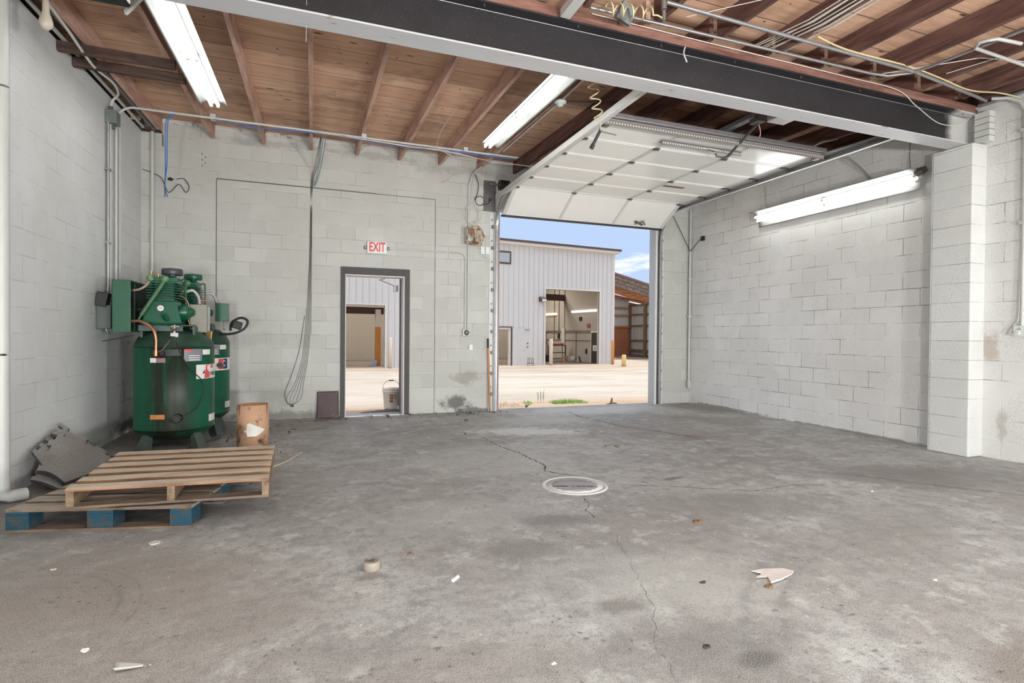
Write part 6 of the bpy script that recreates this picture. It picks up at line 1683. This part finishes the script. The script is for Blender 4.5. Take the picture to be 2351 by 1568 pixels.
# things behind the other opening seen through the personnel door
q = MB(fxf); q.box(.22 - .55, .22 - .30, 2.0, 2.25, F0, F0 + 2.0); T('orange_post', M('orange_board', (206, 136, 70), .7, var=.15), q, 'orange upright panel inside the opening beyond the doorway', 'panel')
q = MB(fxf); q.box(.22 - .55, .22 - .30, 2.0, 2.25, F0 + 2.0, F0 + 2.9); T('white_post', m_trimw, q, 'white upper end of the orange upright panel', 'panel')
t = ft('rusty_basin', -1.5, 8.6, 'brown rusted box-shaped basin against the far interior wall', 'basin')
q = MB(fxf); q.box(-2.0, -1.3, 8.6, 9.0, F0 + .30, F0 + .62); q.build('basin', M('rusty_brown', (112, 92, 78), .8, var=.3), t)
q = MB(fxf); q.prism([(-1.85, F0), (-1.45, F0), (-1.38, F0 + .30), (-1.9, F0 + .30)], lambda a, b: Vector((a, 8.65, b)), lambda a, b: Vector((a, 8.95, b))); q.build('pedestal', M('rusty_brown2', (132, 88, 64), .8, var=.3), t)
q = MB(fxf); rr = random.Random(2)
q.obox((-.52, 1.6, F0 + .16), (.22, .2, .30), (.2, .2, .3)); T('blue_white_bag', M('blue_white', (176, 186, 210), .6, var=.4, scale=8), q, 'crumpled blue and white bag by the orange panel', 'bag')

# open shed behind the building corner
sh = E('pole_shed', (25.0, 39, -.6), 'open timber pole shed with staggered roof boards and corrugated wall beyond the building', 'shed')
m_org = wood('shed_timber', (196, 124, 74), (120, 72, 44), 'x', knots=.3)
m_gb = wood('shed_grey_board', (176, 164, 148), (104, 92, 80), 'x', knots=.3)
Ys = 38.0; zsh = gz(40) - .02
q = MB(); rr = random.Random(6)
q.hexa([(20.5, Ys - .4, 6.62), (30, Ys - .4, 4.30), (30, Ys + 6, 4.30), (20.5, Ys + 6, 6.62), (20.5, Ys - .4, 6.78), (30, Ys - .4, 4.46), (30, Ys + 6, 4.46), (20.5, Ys + 6, 6.78)]); q.build('roof', M('maroon_metal_roof', (132, 96, 92), .5, var=.12), sh)
for r_ in range(4):
    q = MB()
    for k in range(14):
        x0 = 20.7 + k * .62 + r_ * .31; zt = 6.55 - (x0 - 20.5) * .244 - r_ * .26
        q.hexa([(x0, Ys - .3 + r_ * .12, zt - .22), (x0 + .58, Ys - .3 + r_ * .12, zt - .33), (x0 + .58, Ys - .22 + r_ * .12, zt - .33), (x0, Ys - .22 + r_ * .12, zt - .22), (x0, Ys - .3 + r_ * .12, zt), (x0 + .58, Ys - .3 + r_ * .12, zt - .10), (x0 + .58, Ys - .22 + r_ * .12, zt - .10), (x0, Ys - .22 + r_ * .12, zt)])
    q.build('staggered_boards', m_gb if r_ < 3 else m_org, sh)
for k, (dz_, dy) in enumerate(((1.22, .1), (1.52, .5), (1.82, 1.1))):
    q = MB(); q.hexa([(20.7, Ys + dy, 6.5 - dz_ - .24), (30, Ys + dy, 4.9 - dz_ - .24 + .1 * k), (30, Ys + dy + .1, 4.9 - dz_ - .24 + .1 * k), (20.7, Ys + dy + .1, 6.5 - dz_ - .24), (20.7, Ys + dy, 6.5 - dz_), (30, Ys + dy, 4.9 - dz_ + .1 * k), (30, Ys + dy + .1, 4.9 - dz_ + .1 * k), (20.7, Ys + dy + .1, 6.5 - dz_)])
    q.build('beam', m_org, sh)
q = MB(); q.box(20, 24.66, 39.0, 39.06, 1.95, 4.4); q.build('corrugated_sheet', M('pale_corrugated', (176, 172, 164), .6, var=.1), sh)
q = MB(); q.box(20, 24.6, 38.93, 39.0, zsh, 1.96); q.build('board_panel', M('strand_board', (150, 92, 62), .8, var=.5, scale=9, dirt=(130, 118, 104), dirt_t=(.6, .75), dscale=1.4), sh)
for z_ in (1.96, 2.9, 3.5):
    q = MB(); q.box(20, 24.7, 38.85, 38.93, z_, z_ + .13); q.build('rail', m_org, sh)
q = MB(); q.box(24.62, 24.84, 38.8, 39.05, zsh, 3.85); q.build('post', M('brown_post', (110, 80, 60), .8, var=.2), sh)
q = MB()
yv = 31.0; vs = []; n_ = 0
while yv < 39.0:
    vs.append((24.80 + .025 * math.sin((yv - 31) * 2 * PI / .28), yv)); yv += .035
q.add([(a, b, zsh) for a, b in vs] + [(a, b, 3.75) for a, b in vs], [(i, i + 1, len(vs) + i + 1, len(vs) + i) for i in range(len(vs) - 1)])
q.build('corrugated_wall', M('ribbed_steel_grey', (166, 158, 150), .5, .2, var=.12), sh, fix=False)
for z_ in (3.72, 2.95, 2.05, .85, -.35, -.05):
    q = MB(); q.box(24.66, 24.76, 31, 38.9, z_, z_ + (.12 if z_ != -.05 else .25)); q.build('rail', M('dark_girt', (92, 72, 58), .8, var=.2), sh)
for y_ in (36.6, 34.2):
    q = MB(); q.box(24.60, 24.80, y_, y_ + .22, zsh, 4.0); q.build('post', M('green_brown_post', (112, 92, 58), .8, var=.2), sh)
q = MB(); q.box(16.5, 40, 34.0, 50, gz(34) - .01, gz(34) + .02); q.build('shed_slab', m_slab, sh)

# by the doorway and threshold
bk = E('plastic_bucket', (1.28, 9.41, gz(9.4)), 'white plastic bucket with wire handle standing outside the small doorway', 'bucket'); z0 = gz(9.4)
q = MB(); q.lathe([(0, z0 + .004), (.118, z0), (.124, z0 + .02), (.143, z0 + .30), (.152, z0 + .305), (.152, z0 + .33), (.146, z0 + .335), (.153, z0 + .34), (.153, z0 + .365), (.142, z0 + .368), (.138, z0 + .34), (.116, z0 + .02), (0, z0 + .02)], (1.28, 9.41, 0), 40); q.build('pail', M('dirty_white_plastic', (214, 206, 196), .5, var=.06, dirt=(170, 150, 130), dirt_t=(.6, .75), dscale=8), bk)
q = MB(); q.tube(arc((1.28, 9.41, z0 + .36), 0, PI, .15, (.93, -.36, 0), (-.05, -.15, .95), 16), .0035, 6); q.build('handle', m_galvd, bk)
q = MB(); q.tube([(1.23, 9.385, z0 + .497), (1.31, 9.36, z0 + .50)], .009, 8); q.build('grip', m_blk, bk)
for a0d, a1d, z0_, z1_, mt in ((-112, -86, .13, .27, M('bucket_label', (176, 140, 120), .6, var=.3, scale=40)), (-78, -66, .19, .26, M('bucket_label_orange', (196, 140, 80), .6))):
    q = MB(); q.sheet([[(1.28 + (.124 + .066 * z_ + .003) * math.cos(math.radians(a0d + (a1d - a0d) * i / 8)), 9.41 + (.124 + .066 * z_ + .003) * math.sin(math.radians(a0d + (a1d - a0d) * i / 8)), z0 + z_) for i in range(9)] for z_ in (z0_, z1_)], 0); q.build('label', mt, bk, fix=False)
for k, z_ in enumerate((.145, .20, .245)):
    q = MB(); q.sheet([[(1.28 + (.124 + .066 * zz_ + .0045) * math.cos(math.radians(-110 + 22 * i / 8)), 9.41 + (.124 + .066 * zz_ + .0045) * math.sin(math.radians(-110 + 22 * i / 8)), z0 + zz_) for i in range(9)] for zz_ in (z_, z_ + .018)], 0); q.build('label', M('label_brown', (120, 72, 60), .6), bk, fix=False)
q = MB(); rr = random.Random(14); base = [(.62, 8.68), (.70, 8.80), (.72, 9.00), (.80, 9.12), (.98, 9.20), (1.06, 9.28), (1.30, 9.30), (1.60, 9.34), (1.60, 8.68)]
q.prism(base, lambda a, b: Vector((a, b, gz(b) + .001)), lambda a, b: Vector((a, b, gz(b) + .012))); T('dark_ground_patch', M('dark_speckled', (92, 90, 88), .95, var=.6, scale=90, bump=.5), q, 'dark ragged patch on the ground outside the small doorway', 'patch')  # thin dark speckled patch with a ragged outline
# weeds
m_gr = M('weed_green', (128, 176, 70), .7, var=.35, scale=3); m_gr2 = M('weed_dull', (120, 130, 84), .7, var=.3)


def blades(n_, x0, x1, y0, y1, h0, h1, mat, lab, name, seed, kind='stuff'):
    rr = random.Random(seed); q = MB()
    for k in range(n_):
        a = rr.uniform(x0, x1); b_ = rr.uniform(y0, y1); h_ = rr.uniform(h0, h1) * (1 - .6 * abs((a - x0) / (x1 - x0) - .5) * 2 * .6); th = rr.uniform(0, 6.28); ln_ = rr.uniform(.02, .6) * h_; w_ = .003
        z_ = gz(b_); d_ = Vector((math.cos(th), math.sin(th), 0)); s_ = Vector((-d_.y, d_.x, 0)) * w_; p = Vector((a, b_, z_))
        q.add([p - s_, p + s_, p + d_ * ln_ * .4 + Vector((0, 0, h_ * .6)) + s_ * .8, p + d_ * ln_ * .4 + Vector((0, 0, h_ * .6)) - s_ * .8, p + d_ * ln_ + Vector((0, 0, h_))], [(0, 1, 2, 3), (3, 2, 4)])
    return tag(q.build(name, mat, fix=False), lab, 'grass', kind=kind)


blades(700, 4.25, 4.95, 9.2, 9.55, .03, .10, m_gr, 'bright green grass tuft along the threshold of the overhead door', 'grass_tuft', 1)
blades(120, 2.95, 3.6, 8.95, 9.5, .02, .09, m_gr2, 'sparse weeds by the track foot of the overhead door', 'weeds', 2)
blades(60, 3.75, 3.9, 9.4, 9.6, .03, .09, m_gr, 'small green weed clump left of the grass tuft', 'weed_clump', 3)
q = MB(); rr = random.Random(15)
for k in range(12):
    th = rr.uniform(0, 6.28); L_ = rr.uniform(.08, .16); p = Vector((3.47, 8.72, -.03)); d_ = Vector((math.cos(th), .3 * math.sin(th), 0)); s_ = Vector((0, .008, .004))
    q.add([p - s_, p + s_, p + d_ * L_ * .5 + Vector((0, 0, .07)) + s_, p + d_ * L_ * .5 + Vector((0, 0, .07)) - s_, p + d_ * L_ + Vector((0, 0, .08))], [(0, 1, 2, 3), (3, 2, 4)])
tag(q.build('spiky_weed', M('weed_dark', (92, 104, 82), .7, var=.2), fix=False), 'spiky dull green weed growing at the concrete edge of the opening', 'weed')
q = MB()
for k in range(3):
    q.tube(spline([(4.02 + .06 * k, 9.5, -.045), (4.03 + .05 * k, 9.5, .08), (4.0 + .08 * k, 9.5, .16 + .03 * k)], 4), .003, 5)
    for j in range(5):
        z_ = .02 + j * .03; q.add([(4.02 + .055 * k, 9.5, z_), (4.05 + .055 * k, 9.49, z_ + .02), (4.03 + .055 * k, 9.5, z_ + .025)], [(0, 1, 2)])
tag(q.build('stalk_weed', m_gr2, fix=False), 'thin upright stalks of weed left of the bright grass tuft', 'weed')
q = MB(); q.tube(spline([(5.10, 8.74, -.03), (5.17, 8.75, .0), (5.19, 8.75, .10)], 4), [.03 - .0022 * k for k in range(9)], 7); q.tube(spline([(5.05, 8.74, -.02), (5.2, 8.72, .01), (5.30, 8.74, -.02)], 4), .014, 6)
tag(q.build('dry_stump', M('grey_stump', (96, 82, 70), .9, var=.3)), 'small dry grey stump at the threshold of the overhead door', 'stump')
